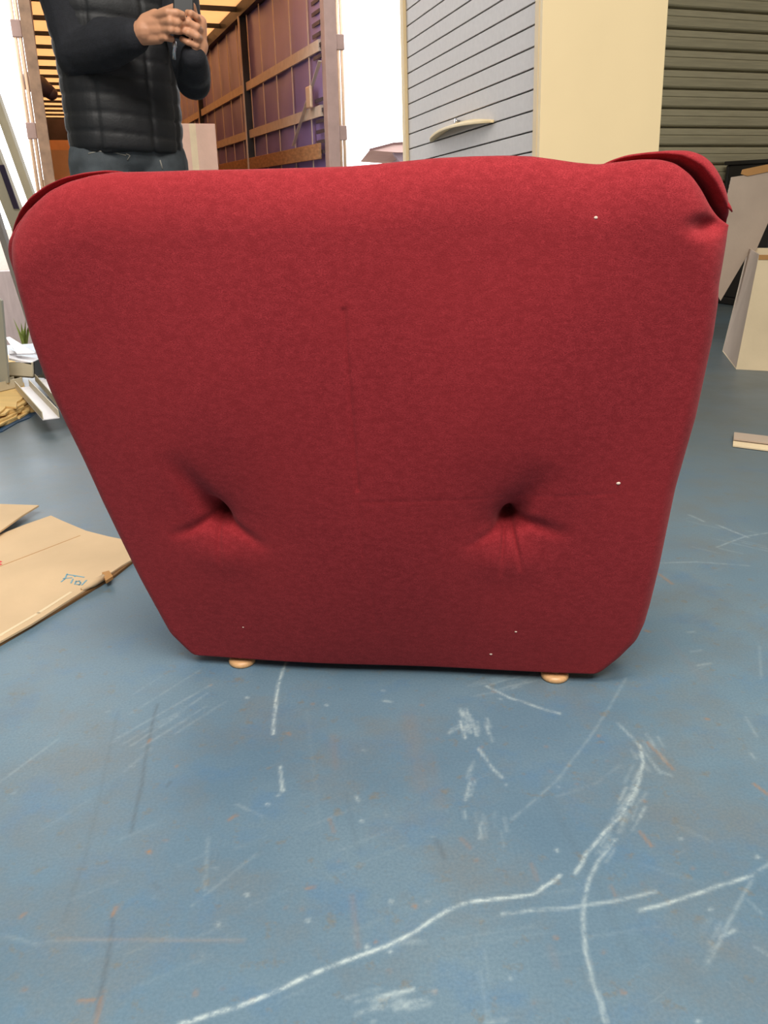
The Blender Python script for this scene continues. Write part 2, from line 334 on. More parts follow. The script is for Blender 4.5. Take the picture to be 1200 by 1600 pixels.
brush((1005, 1180), (18, 30), (30, 26), 10, 2, .45); brush((735, 1225), (-6, 24), (6, 30), 6, 2.4, .5); brush((790, 1072), (70, -16), (30, 12), 8, 2, .4); brush((945, 1325), (-18, 26), (10, 16), 8, 2.2, .5)
brush((255, 1110), (90, -56), (60, 40), 12, 2, .28); brush((630, 1475), (60, -6), (30, 8), 5, 1.6, .4); brush((1120, 1480), (-20, 30), (20, 40), 8, 1.8, .35); brush((765, 1290), (4, 26), (24, 24), 6, 2, .35); brush((1140, 845), (60, 14), (50, 30), 8, 1.6, .3); brush((860, 1440), (160, -24), (120, 60), 6, 1.1, .3); brush((400, 1400), (120, -50), (260, 150), 14, 1.0, .25)
for _ in range(70):
    x, y = _rs.uniform(0, 1200), _rs.uniform(1060, 1600); r_ = _rs.uniform(1.2, 3.2)
    (RUST if _rs.random() < .6 else WHITE).append(([(x, y), (x+_rs.uniform(-3, 3)+.5, y+1)], r_, _rs.uniform(.3, .65)))
def make_floor():
    x0, x1, y0, y1, st = -1.32, 1.32, .36, 1.95, .0032
    nx = int((x1-x0)/st)+1; ny = int((y1-y0)/st)+1
    X, Y = np.meshgrid(np.linspace(x0, x1, nx), np.linspace(y0, y1, ny)); P = np.stack([X.ravel(), Y.ravel()], 1)
    wear = np.zeros((len(P), 4), np.float32); wear[:, 3] = 1
    jit = np.random.rand(len(P))
    for ch, lst in ((0, WHITE), (1, RUST), (2, DARK)):
        for pts, wd, s in lst:
            g = [at_z(px, py, 0).xy for px, py in pts]
            if len(g) > 2:                   # a little wander between the points
                g2 = [g[0]]
                for a, b in zip(g[:-1], g[1:]): g2 += [(a+b)/2 + Vector((random.uniform(-1, 1), random.uniform(-1, 1)))*.0012, b]
                g = g2
            mpx = (at_z(pts[0][0], pts[0][1], 0)-CAM).dot(fw)/F
            hw = wd*mpx*.62
            A = np.array(g); lo = A.min(0)-hw*4; hi = A.max(0)+hw*4
            ix0, ix1 = max(0, int((lo[0]-x0)/st)), min(nx, int((hi[0]-x0)/st)+2); iy0, iy1 = max(0, int((lo[1]-y0)/st)), min(ny, int((hi[1]-y0)/st)+2)
            if ix1 <= ix0 or iy1 <= iy0: continue
            idx = (np.arange(iy0, iy1)[:, None]*nx + np.arange(ix0, ix1)[None]).ravel(); Q = P[idx]
            d = np.full(len(Q), 9.)
            for a, b in zip(g[:-1], g[1:]): d = np.minimum(d, seg_dist(Q, a, b))
            soft = max(hw, st*.75)
            if s < .5: s_ = s*.72
            else: s_ = s
            if wd > 8: s_ *= .5
            val = s_*np.exp(-(d/soft)**2)*(.8+.35*jit[idx])*(min(1, hw/(st*.75))**.5)
            wear[idx, ch] = np.maximum(wear[idx, ch], val)
    co = np.concatenate([P, np.zeros((len(P), 1))], 1)
    i = (np.arange(ny-1)[:, None]*nx + np.arange(nx-1)[None]).ravel()
    quads = np.stack([i, i+1, i+nx+1, i+nx], 1)
    # the rest of the floor, in the hall's own directions, meets the finely divided patch edge to edge
    far = [hall(-8, -7), hall(8, -7), hall(8, 5.2), hall(-8, 5.2), hall(8, 8.05), hall(.05, 8.05), hall(.05, 5.2)]
    c = [0, nx-1, nx*ny-1, nx*(ny-1)]
    n = len(co); co = np.concatenate([co, np.array([tuple(v) for v in far])])
    extra = [(c[0], n, n+1, c[1]), (c[1], n+1, n+2, c[2]), (c[2], n+2, n+3, c[3]), (c[3], n+3, n, c[0]), (n+6, n+2, n+4, n+5)]
    fs = np.concatenate([quads, np.array(extra)])
    me = bpy.data.meshes.new('floor'); me.vertices.add(len(co)); me.vertices.foreach_set('co', co.ravel().astype(np.float32))
    me.loops.add(fs.size); me.loops.foreach_set('vertex_index', fs.ravel().astype(np.int32))
    me.polygons.add(len(fs)); me.polygons.foreach_set('loop_start', np.arange(0, fs.size, 4, dtype=np.int32)); me.update(calc_edges=True)
    at = me.attributes.new('wear', 'FLOAT_COLOR', 'POINT')
    at.data.foreach_set('color', np.concatenate([wear, np.tile(np.array([[0, 0, 0, 1]], np.float32), (7, 1))]).ravel())
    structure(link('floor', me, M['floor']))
make_floor()

HB, HT = 5.0, 4.8                            # back wall plane and ceiling height
OP0, OP1, OPT = -.8, 2.2, 3.3              # the big dock opening
def hbox(mb, a0, a1, b0, b1, z0, z1): mb.box(a0, a1, b0, b1, z0, z1)
def hstruct(name, m, *boxes):
    mb = MB()
    for bx in boxes: mb.box(*bx)
    return structure(mb.build(name, m, rotz=HALL))
DR0, DR1, DRT = 2.75, 7.0, 4.0               # roller door opening
hstruct('wall_back', M['wall'], (-8, OP0, HB, HB+.2, 0, HT), (OP0, OP1, HB, HB+.2, OPT, HT), (OP1, DR0, HB, HB+.2, 0, HT), (DR0, DR1, HB, HB+.2, DRT, HT), (DR1, 8, HB, HB+.2, 0, HT))
hstruct('wall_left', M['wall'], (-8.2, -8, -7, HB+.2, 0, HT)); hstruct('wall_right', M['wall'], (8, 8.2, -7, HB+.2, 0, HT))
hstruct('wall_front', M['wall'], (-8.2, 8.2, -7.2, -7, 0, HT)); hstruct('ceiling', M['ceiling'], (-8.2, 8.2, -7.2, HB+.2, HT, HT+.1))
structure(MB().box(-8, .05, HB, 5.2, -1.1, -.02).box(.05, 8, HB, 8.05, -1.1, -.02).build('trim_1', M['concrete'], rotz=HALL))        # edge of the loading dock below the floor
g = MB(); g.box(-45, 45, 5.2, 70, -1.15, -1.1); structure(g.build('ground', M['yard'], rotz=HALL))

# roller door, one slat at a time
door = thing('door_1', None, None, hall((DR0+DR1)/2, HB, 0), HALL); structure(door)
W2 = (DR1-DR0)/2
prof = [(0, .012), (.003, .002), (.008, -.014), (.016, -.020), (.058, -.022), (.064, -.017), (.070, -.022), (.096, -.020), (.104, -.014), (.109, .002), (.112, .012)]
SP = .113
sm = MB(); n = len(prof)
sm.add([(-W2, y, z) for z, y in prof] + [(W2, y, z) for z, y in prof], [(i, i+n, i+1+n, i+1) for i in range(n-1)])
sme = sm.mesh('slat'); sme.materials.append(M['olive'])
for k in range(int(DRT/SP)+1):
    o = bpy.data.objects.new('slat', sme); COL.objects.link(o); o.parent = door; o.location = (0, .03, k*SP)
MB().box(-W2, W2, .05, .07, 0, DRT+.1).build('backing', M['black'], door)
MB().box(-W2-.06, -W2, -.04, .05, 0, DRT).build('guide_rail', M['taupe'], door); MB().box(W2, W2+.06, -.04, .05, 0, DRT).build('guide_rail', M['taupe'], door)

# low pale retaining wall out in the yard and weeds at its foot
pw = loc_h(at_z(20, 540, -1.1))
structure(MB().box(-14, pw.x+.35, pw.y, pw.y+.25, -1.1, -.12).build('wall_yard', M['concrete'], rotz=HALL))
p = at_z(41, 541, -1.1); p = p - hb*.45
t = thing('weed', 'pale green weed clump at the foot of the low concrete yard wall', 'weed', p)
mb = MB()
for j in range(16):
    an = random.uniform(0, 2*PI); h = random.uniform(.2, .46); ln_ = random.uniform(.05, .2)
    q = Vector((math.cos(an), math.sin(an), 0)); s = Vector((-q.y, q.x, 0))*.02
    mb.add([-s, s, q*ln_*.5+s*.8+Vector((0, 0, h*.6)), q*ln_*.5-s*.8+Vector((0, 0, h*.6)), q*ln_+Vector((0, 0, h))], [(0, 1, 2, 3), (3, 2, 4)])
o = mb.build('leaves', M['weed'], t); o['kind'] = 'stuff'

# ------------------------------------------------------------------ the red chair, seen from behind
fl = at_z(375, 1031, .012); fr = at_z(868, 1054, .012)
yaw = math.atan2(fr.y-fl.y, fr.x-fl.x); cmid = (fl+fr)/2; cmid.z = 0
chair = thing('lounge_chair', 'dark red upholstered lounge chair seen from behind, two tufted dimples in its back', 'chair', cmid, yaw)
cX = Vector((math.cos(yaw), math.sin(yaw), 0)); cYv = Vector((-math.sin(yaw), math.cos(yaw), 0))
LEAN = .27
def chair_xz(px, py, off):                   # on the leaning plane of the back: Y = off - LEAN*Z
    n = cYv + Vector((0, 0, LEAN)); p = at_n(px, py, n, off + n.dot(cmid)); q = p - cmid
    return q.dot(cX), q.z
def smooth_curve(pts, lo, hi, n=400, k=9):
    pts = sorted(pts); xs = np.linspace(lo, hi, n); ys = np.interp(xs, [p[0] for p in pts], [p[1] for p in pts])
    pad = np.pad(ys, k, mode='edge')
    pad[:k] = ys[0] - (ys[1:k+1][::-1]-ys[0]); pad[-k:] = ys[-1] - (ys[-k-1:-1][::-1]-ys[-1])
    ker = np.hanning(2*k+3)[1:-1]; ker /= ker.sum(); return xs, np.convolve(pad, ker, 'valid')
def edge(d, r): return np.sqrt(np.clip(1-(1-np.clip(d/r, 0, 1))**2, 0, 1))
def cushion(name, left, right, top, zb, off, thick, rs, rt, rb, nx, nz, disp=None, bulge=.02, k=9, shrink=0, smoothtop=9):
    mid = off + thick/2
    Lp = [chair_xz(*p, mid)[::-1] for p in left]; Rp = [chair_xz(*p, mid)[::-1] for p in right]; Tp = [chair_xz(*p, mid) for p in top]
    zmax = max(p[1] for p in Tp)
    lz, lx = smooth_curve(Lp, zb, zmax, k=k); rz, rx = smooth_curve(Rp, zb, zmax, k=k)
    tx, tz = smooth_curve(Tp, Tp[0][0], Tp[-1][0], k=smoothtop)
    def sp(n):
        u = np.linspace(0, 1, n); return .55*u + .45*(.5-.5*np.cos(PI*u))
    S, Tt = np.meshgrid(sp(nx), sp(nz)); z0 = zb + Tt*(zmax-zb)
    Lx = np.interp(z0, lz, lx)+shrink; Rx = np.interp(z0, rz, rx)-shrink
    X = Lx + (Rx-Lx)*S; ZT = np.interp(X, tx, tz); Z = zb + Tt*(ZT-zb)
    h = edge(X-Lx, rs)*edge(Rx-X, rs)*edge(ZT-Z, rt)*edge(Z-zb, rb)
    bl = bulge*np.sin(PI*np.clip(S, 0, 1))**.8*np.sin(PI*np.clip(Tt, 0, 1))**.8
    Yf = mid - LEAN*Z - thick/2*h - bl
    if disp is not None: Yf = Yf + disp(X, Z)*np.clip(h, 0, 1)
    Yb = mid - LEAN*Z + thick/2*h
    co = np.concatenate([np.stack([X, Yf, Z], -1).reshape(-1, 3), np.stack([X, Yb, Z], -1).reshape(-1, 3)])
    i = (np.arange(nz-1)[:, None]*nx + np.arange(nx-1)[None]).ravel(); m = nx*nz
    f = np.concatenate([np.stack([i, i+1, i+nx+1, i+nx], 1), np.stack([i+nx, i+nx+1, i+1, i], 1)+m])
    me = bpy.data.meshes.new(name); me.from_pydata(co.tolist(), [], f.tolist()); me.update()
    bm = bmesh.new(); bm.from_mesh(me); bmesh.ops.remove_doubles(bm, verts=bm.verts, dist=1e-5); bm.to_mesh(me); bm.free()
    me.polygons.foreach_set('use_smooth', [True]*len(me.polygons)); me.update()
    return link(name, me, M['fabric'], chair)

def dimples(X, Z):
    D = np.zeros_like(X)
    cp = lambda px, py: np.array(chair_xz(px, py, 0))
    def crease(pts, depth, sig0, sig1, grow=0):
        nonlocal D
        P = np.stack([X, Z], -1); best = np.zeros_like(X); pts = [cp(*p) for p in pts]; n = len(pts)-1
        for i, (a, b) in enumerate(zip(pts[:-1], pts[1:])):
            d = b-a; t = np.clip(((P-a) @ d)/(d @ d), 0, 1); r = np.linalg.norm(P-a-t[..., None]*d, axis=-1); q = (i+t)/n
            sg = sig0 + (sig1-sig0)*q
            best = np.maximum(best, depth*(1-q)**(1+grow)*np.exp(-(r/sg)**2))
        D += best
    def button(c, deep, wide, asym):
        nonlocal D
        c = cp(*c); dx = X-c[0]; dz = Z-c[1]; r = np.hypot(dx, dz*np.where(dz > 0, .8, 1.15))
        D += deep*np.exp(-(r/.017)**1.4) + wide*np.exp(-(r/.075)**1.3)
        D -= asym*np.exp(-((dx/.05)**2 + ((dz+.065)/.035)**2))
    button((346, 802), .034, .017, .005); button((793, 807), .034, .016, .005)
    crease([(346, 800), (322, 768), (272, 695)], .036, .012, .020, .3); crease([(346, 800), (385, 822), (430, 848)], .012, .006, .012); crease([(346, 800), (310, 818), (270, 832)], .012, .006, .010)
    crease([(345, 806), (349, 840), (353, 880)], .007, .0032, .005)
    crease([(793, 806), (813, 775), (862, 712)], .032, .012, .026, .3); crease([(793, 806), (835, 812), (890, 830)], .015, .007, .012); crease([(793, 806), (765, 825), (725, 845)], .008, .005, .010)
    crease([(798, 812), (807, 850), (814, 885)], .010, .0026, .004); crease([(788, 818), (784, 860), (781, 892)], .008, .0026, .004)
    # centre seam, faint above and folded in the middle, and the crosswise press line
    P = np.stack([X, Z], -1)
    def line(pts, depth, sg):
        nonlocal D
        pts = [cp(*p) for p in pts]; r = np.full_like(X, 9.)
        for a, b in zip(pts[:-1], pts[1:]):
            d = b-a; t = np.clip(((P-a) @ d)/(d @ d), 0, 1); r = np.minimum(r, np.linalg.norm(P-a-t[..., None]*d, axis=-1))
        D += depth*np.exp(-(r/sg)**2)
    line([(540, 330), (543, 470), (553, 600), (566, 760), (578, 880), (592, 975)], .0009, .0026)
    line([(543, 480), (553, 600), (566, 750)], .0020, .0024)
    line([(575, 768), (700, 767), (830, 768), (960, 764)], .0004, .0024)
    # slack ripples by the right top corner
    c = cp(1108, 352); D += .022*np.exp(-(((X-c[0]-.004)/.020)**2 + ((Z-c[1])/.010)**2))
    # cloth is never quite flat
    D += .0022*np.sin(X*9+Z*5) + .0016*np.sin(X*17-Z*11+1)
    return D
def groove(X, Z):                            # the deep crease between the back panel and the piece wrapped over its corners
    r = np.full_like(X, 9.); P = np.stack([X, Z], -1)
    pts = [np.array(chair_xz(*p, .09)) for p in TOPIN]
    for a, b in zip(pts[:-1], pts[1:]):
        d = b-a; t = np.clip(((P-a) @ d)/(d @ d), 0, 1); r = np.minimum(r, np.linalg.norm(P-a-t[..., None]*d, axis=-1))
    return .040*np.exp(-(r/.0062)**2)
ZB = .010
LEFT = [(20, 388), (33, 440), (50, 490), (70, 545), (100, 615), (130, 682), (160, 752), (182, 800), (196, 830), (222, 885), (245, 930), (268, 975), (300, 1008), (318, 1018), (334, 1024), (342, 1030)]
RIGHT = [(1139, 350), (1138, 375), (1128, 440), (1112, 515), (1096, 590), (1078, 655), (1060, 722), (1044, 800), (1032, 860), (1018, 920), (1008, 957), (996, 985), (972, 1012), (946, 1034), (926, 1046), (914, 1055)]
TOPIN = [(20, 388), (26, 366), (38, 343), (55, 320), (80, 298), (108, 284), (145, 274), (182, 269), (240, 268), (300, 266), (400, 264), (480, 262), (540, 260), (590, 256), (620, 253), (680, 247), (740, 244), (790, 243), (830, 244),
         (860, 248), (900, 254), (935, 257), (965, 253), (1000, 249), (1030, 249), (1055, 255), (1078, 272), (1095, 296), (1108, 322), (1122, 340), (1139, 352)]
TOPOUT = [(16, 376), (24, 352), (34, 330), (50, 308), (74, 289), (100, 277), (130, 270), (165, 266), (185, 267), (220, 274), (300, 285), (600, 285), (900, 275), (935, 260), (955, 250), (980, 242), (1010, 238), (1045, 235), (1075, 235), (1095, 241), (1112, 256), (1125, 280), (1134, 305), (1139, 330)]
LEFTOUT = [(18, 376), (32, 400), (60, 440), (100, 530), (210, 800), (290, 930), (340, 1000)]
RIGHTOUT = [(1139, 325), (1130, 345), (1105, 400), (1060, 560), (1010, 830), (985, 920), (900, 1000)]
back = cushion('back_panel', LEFT, RIGHT, TOPIN, ZB, 0, .075, .024, .075, .012, 420, 400, dimples, bulge=.048, k=6, smoothtop=4)
wing = cushion('inner_back', LEFTOUT, RIGHTOUT, TOPOUT, .06, .05, .08, .02, .028, .03, 420, 300, groove, bulge=0, k=5, smoothtop=4)
# loose thread at the right corner and lint on the cloth
p1 = Vector((*chair_xz(1136, 322, .06), 0)); 
def cpt(px, py, off): x, z = chair_xz(px, py, off); return Vector((x, off-LEAN*z, z))
MB().tube([cpt(1128, 316, .07), cpt(1135, 319, .065), cpt(1140, 324, .06), cpt(1144, 331, .06)], [.0045, .0035, .002, .0008], 8).build('loose_thread', M['fabric'], chair, True)
bvh_me = back.data
from mathutils.bvhtree import BVHTree
bvh = BVHTree.FromPolygons([v.co.copy() for v in bvh_me.vertices], [tuple(p.vertices) for p in bvh_me.polygons])
Minv = Matrix.Rotation(-yaw, 3, 'Z')
for px, py, r in ((931, 340, .0022), (966, 755, .003), (767, 1022, .0024), (806, 987, .0020), (380, 980, .0015)):
    o_ = Minv @ (CAM-cmid); d_ = (Minv @ ray(px, py)).normalized(); hit = bvh.ray_cast(o_, d_)[0]
    if hit is not None: MB().ball(hit, (r*1.0, r*.35, r*.7), 10, 6).build('lint', M['lint'], chair, True)
# seat behind the back, rounded block
def rbox(x0, x1, y0, y1, z0, z1, r, flare=0):
    bm = bmesh.new(); bmesh.ops.create_cube(bm, size=1)
    for v in bm.verts:
        t = v.co.z+.5; f = 1+flare*t
        v.co = Vector((((x0+x1)/2 + v.co.x*(x1-x0)*f), (y0+y1)/2 + v.co.y*(y1-y0), z0+(z1-z0)*t))
    bmesh.ops.bevel(bm, geom=bm.edges[:], offset=r, segments=5, profile=.5, affect='EDGES')
    me = bpy.data.meshes.new('m'); bm.to_mesh(me); bm.free(); me.polygons.foreach_set('use_smooth', [True]*len(me.polygons)); return me
link('seat', rbox(-.29, .29, .16, .80, .03, .36, .05, .05), M['fabric'], chair)
lx = (fl-cmid).dot(cX); rx_ = (fr-cmid).dot(cX)
for x, y in ((lx, .012), (rx_, .012), (lx+.02, .70), (rx_-.02, .70)):
    f = MB().lathe((x, y, 0), [(.0205, 0), (.0225, .002), (.0228, .006), (.021, .0095), (.015, .011)]).build('foot', M['foot'], chair, True)
    MB().lathe((x, y, 0), [(.010, .010), (.010, .034)], 16).build('stem', M['footrim'], f)

# ------------------------------------------------------------------ cabinet with a slatted roller shutter
def make_cabinet(name, label, near, s_len, depth, height, rot, handle=True):
    t = thing(name, label, 'cabinet', near, rot, None)           # local: x across the depth (to the right), y along the shutter front (away)
    MB().box(0, depth, 0, .019, .06, height).build('side_panel', M['cream'], t, bevel=.002)
    MB().box(0, depth, s_len-.019, s_len, .06, height).build('side_panel', M['cream'], t, bevel=.002)
    MB().box(0, depth, 0, s_len, height, height+.022).build('top_panel', M['cream'], t, bevel=.002)
    MB().box(.01, depth, .019, s_len-.019, .06, .08).build('bottom_panel', M['cream'], t); MB().box(.03, depth, .02, s_len-.02, 0, .06).build('plinth', M['dark'], t)
    MB().box(depth-.012, depth, .019, s_len-.019, .08, height).build('back_panel', M['slat'], t)
    for y0, y1 in ((.019, .047), (s_len-.047, s_len-.019)): MB().box(-.002, .03, y0, y1, .08, height).build('guide_post', M['creamedge'], t, bevel=.002)
    pitch = .0605; n = int((height-.1)/pitch); y0, y1 = .047, s_len-.047
    sl = MB().box(.012, .022, y0, y1, .0022, pitch-.0022).mesh('slat'); sl.materials.append(M['slat'])
    for k in range(n):
        o = bpy.data.objects.new('slat', sl); COL.objects.link(o); o.parent = t; o.location = (0, 0, .09+k*pitch)
        b = o.modifiers.new('bevel', 'BEVEL'); b.width = .0012; b.segments = 1
    MB().box(.022, .026, y0, y1, .08, height).build('shutter_backing', M['dark'], t)
    return t, pitch
pc = at_b(853, 200, 2.5); cab_near = Vector((pc.x, pc.y, 0))
CABROT, TILT = math.radians(17.3), math.radians(2.6)
cfar = at_n(634, 240, Vector((math.cos(CABROT), math.sin(CABROT), 0)), Vector((math.cos(CABROT), math.sin(CABROT), 0)).dot(cab_near))
CABL = (cfar.xy-cab_near.xy).length
cab, pitch = make_cabinet('shutter_cabinet', 'tall cream cabinet with a grey slatted shutter front and bow handle', cab_near, CABL, .435, 1.95, CABROT)
lift = math.tan(TILT)*CABL
cab.location.z = lift; cab.rotation_euler = (-TILT, 0, CABROT)          # its near end is propped up on blocks
MB().box(.04, .40, .03, .12, -lift+.003, 0, M=Matrix.Identity(4)).build('prop_block', M['timber'], cab)
CABI = (Matrix.Translation(cab.location) @ Matrix.Rotation(CABROT, 4, 'Z') @ Matrix.Rotation(-TILT, 4, 'X')).inverted()
def cab_local(px, py, x=.012):
    o = CABI @ CAM; d = CABI.to_3x3() @ ray(px, py); return o + d*((x-o.x)/d.x)
def crescent(y0, y1, z0, out, slope=0, n=14):
    mb = MB(); L_ = []
    for k in range(n+1):
        t = k/n; L_.append((y0+(y1-y0)*t, out*math.sin(PI*t)**.7))
    top = [(-d, y, z0+.012*math.sin(PI*i/n)) for i, (y, d) in enumerate(L_)]; base = [(.012, y, z0+.03*math.sin(PI*i/n)) for i, (y, d) in enumerate(L_)]
    th = Vector((0, 0, -.010)); v = []; f = []
    for A, B in zip(base, top): v += [Vector(A), Vector(B), Vector(B)+th, Vector(A)+th]
    for i in range(n):
        o = 4*i
        for a in range(4): f.append((o+a, o+(a+1) % 4, o+4+(a+1) % 4, o+4+a))
    f += [(0, 1, 2, 3)[::-1], (4*n, 4*n+1, 4*n+2, 4*n+3)]
    return mb.add(v, f)
hl = cab_local(772, 188); hr_ = cab_local(676, 217)
h = crescent(min(hl.y, hr_.y), max(hl.y, hr_.y), (hl.z+hr_.z)/2, .05).build('handle', M['cream'], cab, True, bevel=.0015)
kp = cab_local(719, 190); MB().lathe((0, 0, 0), [(.006, 0), (.006, .012), (.011, .014), (.011, .02), (.006, .022)], 16).build('knob', M['steel'], h, True).matrix_local = Matrix.Translation((.01, kp.y, kp.z)) @ Matrix.Rotation(-PI/2, 4, 'Y')
# a low pale building far out in the yard, its eave shows past the cabinet
BY = 24.0
bp = at_y(636, 243, BY); bg_ = thing('building', 'pale flat-roofed building outside, its pointed eave jutting past the grey cabinet', 'building', Vector((bp.x, BY, -1.1)), .05)
ez = at_y(577, 235, BY).z+1.1; ex_ = at_y(577, 235, BY).x-bp.x; tz_ = at_y(630, 224, BY).z+1.1
MB().box(.05, 9, .9, 7, 0, ez-.02).build('wall', M['farwall'], bg_)
rb = MB(); rb.prism([(ex_, 0, ez), (ex_*.35, 0, tz_-.02), (.2, 0, tz_), (9.5, 0, tz_), (9.5, 0, ez-.05), (-.25, 0, ez-.06)], (0, 8, 0)); rb.build('roof', M['fareave'], bg_)
MB().bar((ex_, -.02, ez+.01), (ex_*.35, -.02, tz_), .05, .045, (0, 1, 0)).bar((ex_*.35, -.02, tz_), (.2, -.02, tz_+.02), .05, .045, (0, 1, 0)).build('fascia', M['farfascia'], bg_)
MB().prism([(-.36, .25, ez-.02), (.06, .25, ez+.04), (.06, .25, ez-.62), (-.02, .25, ez-.5)], (0, .5, 0)).build('bracket', M['farwall'], bg_)
for x in (1.5, 3.5, 5.5): wf = MB().box(x, x+1.1, .86, .9, .8, 1.9).build('window', M['farfascia'], bg_); MB().box(x+.07, x+1.03, .85, .858, .87, 1.83).build('pane', M['phone'], wf)

# ------------------------------------------------------------------ curtain-sided trailer backed onto the dock
TL, TR, T0, T1, TZ = .06, 2.38, 7.85, 26.4, 2.78
tc_ = (TL+TR)/2
tr = thing('truck_trailer', 'open curtain-sided truck trailer with glowing orange roof and blue side tarpaulin', 'trailer', hall(tc_, T0, 0), HALL)
def tb(a0, a1, b0, b1, z0, z1): return MB().box(a0-tc_, a1-tc_, b0-T0, b1-T0, z0, z1)
def tl(p): q = loc_h(p); return Vector((q.x-tc_, q.y-T0, q.z))
tb(TL-.06, TR+.06, T0, T1, -.15, .02).build('bed', M['bed'], tr)
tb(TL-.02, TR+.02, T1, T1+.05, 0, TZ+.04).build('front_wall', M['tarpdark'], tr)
tb(TL+.1, TL+.25, T0+.5, T1-.5, -.6, -.15).build('chassis_beam', M['black'], tr); tb(TR-.25, TR-.1, T0+.5, T1-.5, -.6, -.15).build('chassis_beam', M['black'], tr)
for bb in (T1-6.5, T1-5.2, T1-3.9):
    for a in (TL+.12, TR-.12):
        wv = MB().lathe((0, 0, -.14), [(.2, 0), (.42, 0), (.48, .04), (.48, .24), (.42, .28), (.2, .28)], 28).build('wheel', M['black'], tr, True)
        wv.matrix_local = Matrix.Translation((a-tc_, bb-T0, -.62)) @ Matrix.Rotation(PI/2, 4, 'Y')
tb(TL+.02, TR-.02, T0, T1, TZ+.035, TZ+.04).build('roof_tarp', M['roof'], tr)
for a in (TL, TR): tb(a-.05, a+.05, T0, T1, TZ-.09, TZ+.05).build('roof_rail', M['black'], tr)
k = 0; b = 8.95
while b < T1-.3:
    tb(TL+.04, TR-.04, b-.015, b+.015, TZ-.02, TZ+.03).build('roof_bow', M['black'], tr); b += 1.065
def rippled(a, b0, b1, z0, z1, amp, nb, nz_, th=.006, seed=0):     # a hanging curtain with soft folds
    mb = MB(); v = []; f = []
    for j in range(nz_+1):
        for i in range(nb+1):
            bb = b0+(b1-b0)*i/nb; z = z0+(z1-z0)*j/nz_
            d = amp*mnoise.noise(Vector((bb*1.7, z*.6, seed)))
            v.append((a+d-tc_, bb-T0, z))
    n = len(v); v += [(x+th, y, z) for x, y, z in v]; W_ = nb+1
    for j in range(nz_):
        for i in range(nb):
            q = j*W_+i; f += [(q, q+W_, q+W_+1, q+1), (q+n, q+1+n, q+W_+1+n, q+W_+n)]
    return mb.add(v, f)
rippled(TR+.03, T0+.05, T1, .02, TZ-.05, .035, 160, 20).build('side_curtain', M['tarp'], tr, True)
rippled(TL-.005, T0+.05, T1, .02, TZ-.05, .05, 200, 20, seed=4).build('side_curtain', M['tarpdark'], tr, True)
for px, py in ((502, 69), (505, 172)):
    z = at_a(px, py, TR).z
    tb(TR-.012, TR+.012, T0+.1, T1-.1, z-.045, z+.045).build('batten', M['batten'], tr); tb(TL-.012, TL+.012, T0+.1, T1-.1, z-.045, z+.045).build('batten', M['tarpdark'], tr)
za, zb_ = at_a(508, 222, TR-.02).z, at_a(511, 247, TR-.02).z
bpil = [loc_h(at_a(387, 170, TR)).y]; bpil.append(loc_h(at_a(314, 170, TR)).y); bpil.append(bpil[1]+3.4)
for bb in bpil:
    tb(TR-.04, TR+.06, bb-.05, bb+.05, .02, TZ-.08).build('pillar', M['black'], tr); tb(TR-.055, TR-.04, bb-.06, bb-.02, .02, TZ-.08).build('pillar_edge', M['batten'], tr)
    tb(TL-.06, TL+.04, bb-.05, bb+.05, .02, TZ-.08).build('pillar', M['black'], tr)
for q, (b0, b1) in enumerate(((T0+.12, bpil[0]-.06), (bpil[0]+.06, bpil[1]-.06), (bpil[1]+.06, bpil[2]-.06))):
    tb(TR-.04, TR-.015, b0, b1, zb_, za).build('side_board', M['osb'], tr, bevel=.003)
bb = T0+.45
while bb < T1-.4:
    if min(abs(bb-x) for x in bpil) > .18: tb(TR-.003, TR+.002, bb-.014, bb+.014, .05, TZ-.1).build('strap', M['batten'], tr)
    bb += .62
# two crossed webbing straps with a buckle near the rear
s1, s2 = tl(at_a(500, 95, TR-.03)), tl(at_a(458, 228, TR-.03))
MB().bar(s1, s2, .006, .03, (1, 0, 0)).build('webbing', M['batten'], tr); mbk = tl(at_a(484, 152, TR-.04)); MB().box(mbk.x-.02, mbk.x+.01, mbk.y-.07, mbk.y+.07, mbk.z-.09, mbk.z+.09).build('buckle', M['rod'], tr, bevel=.01)
for k in range(22):                          # little slots down the rear post
    z = .6 + k*.085
    if k % 9 not in (3, 4, 5): tb(TR-.005, TR+.003, T0+.06, T0+.30, z, z+.03).build('post_slot', M['tarpdark'], tr)
# rear posts, each a flat column, two lock rods and brackets
for sgn, a, wd_ in ((1, TR, .105), (-1, TL+.01, .085)):
    lo, hi = sorted((a, a+sgn*wd_)); tb(lo, hi, T0-.06, T0+.06, 0, TZ+.06).build('rear_post', M['post'] if sgn > 0 else M['postleft'], tr, bevel=.006)
    for d, r_ in ((wd_+.017, .015), (wd_+.052, .015)):
        c = a+sgn*d-tc_; MB().tube([(c, -.03, 0), (c, -.03, TZ+.05)], r_, 14).build('lock_rod', M['rod'], tr, True)
    for z in (1.27, 1.98, 2.55, .5):
        lo, hi = sorted((a+sgn*wd_, a+sgn*(wd_+.073))); tb(lo, hi, T0-.05, T0-.01, z-.06, z+.06).build('bracket', M['post'], tr, bevel=.006)
tb(TL-.1, TR+.1, T0-.04, T0+.06, TZ-.02, TZ+.1).build('rear_header', M['post'], tr)
# rolled strap bundle hanging on the left side of the trailer
p0, p1 = tl(at_b(47, 128, 11.0)), tl(at_b(80, 146, 11.0)); MB().limb([p0, (p0+p1)/2+Vector((0, 0, .03)), p1], [.10, .09, .07]).build('tarp_roll', M['tarpdark'], tr, True)

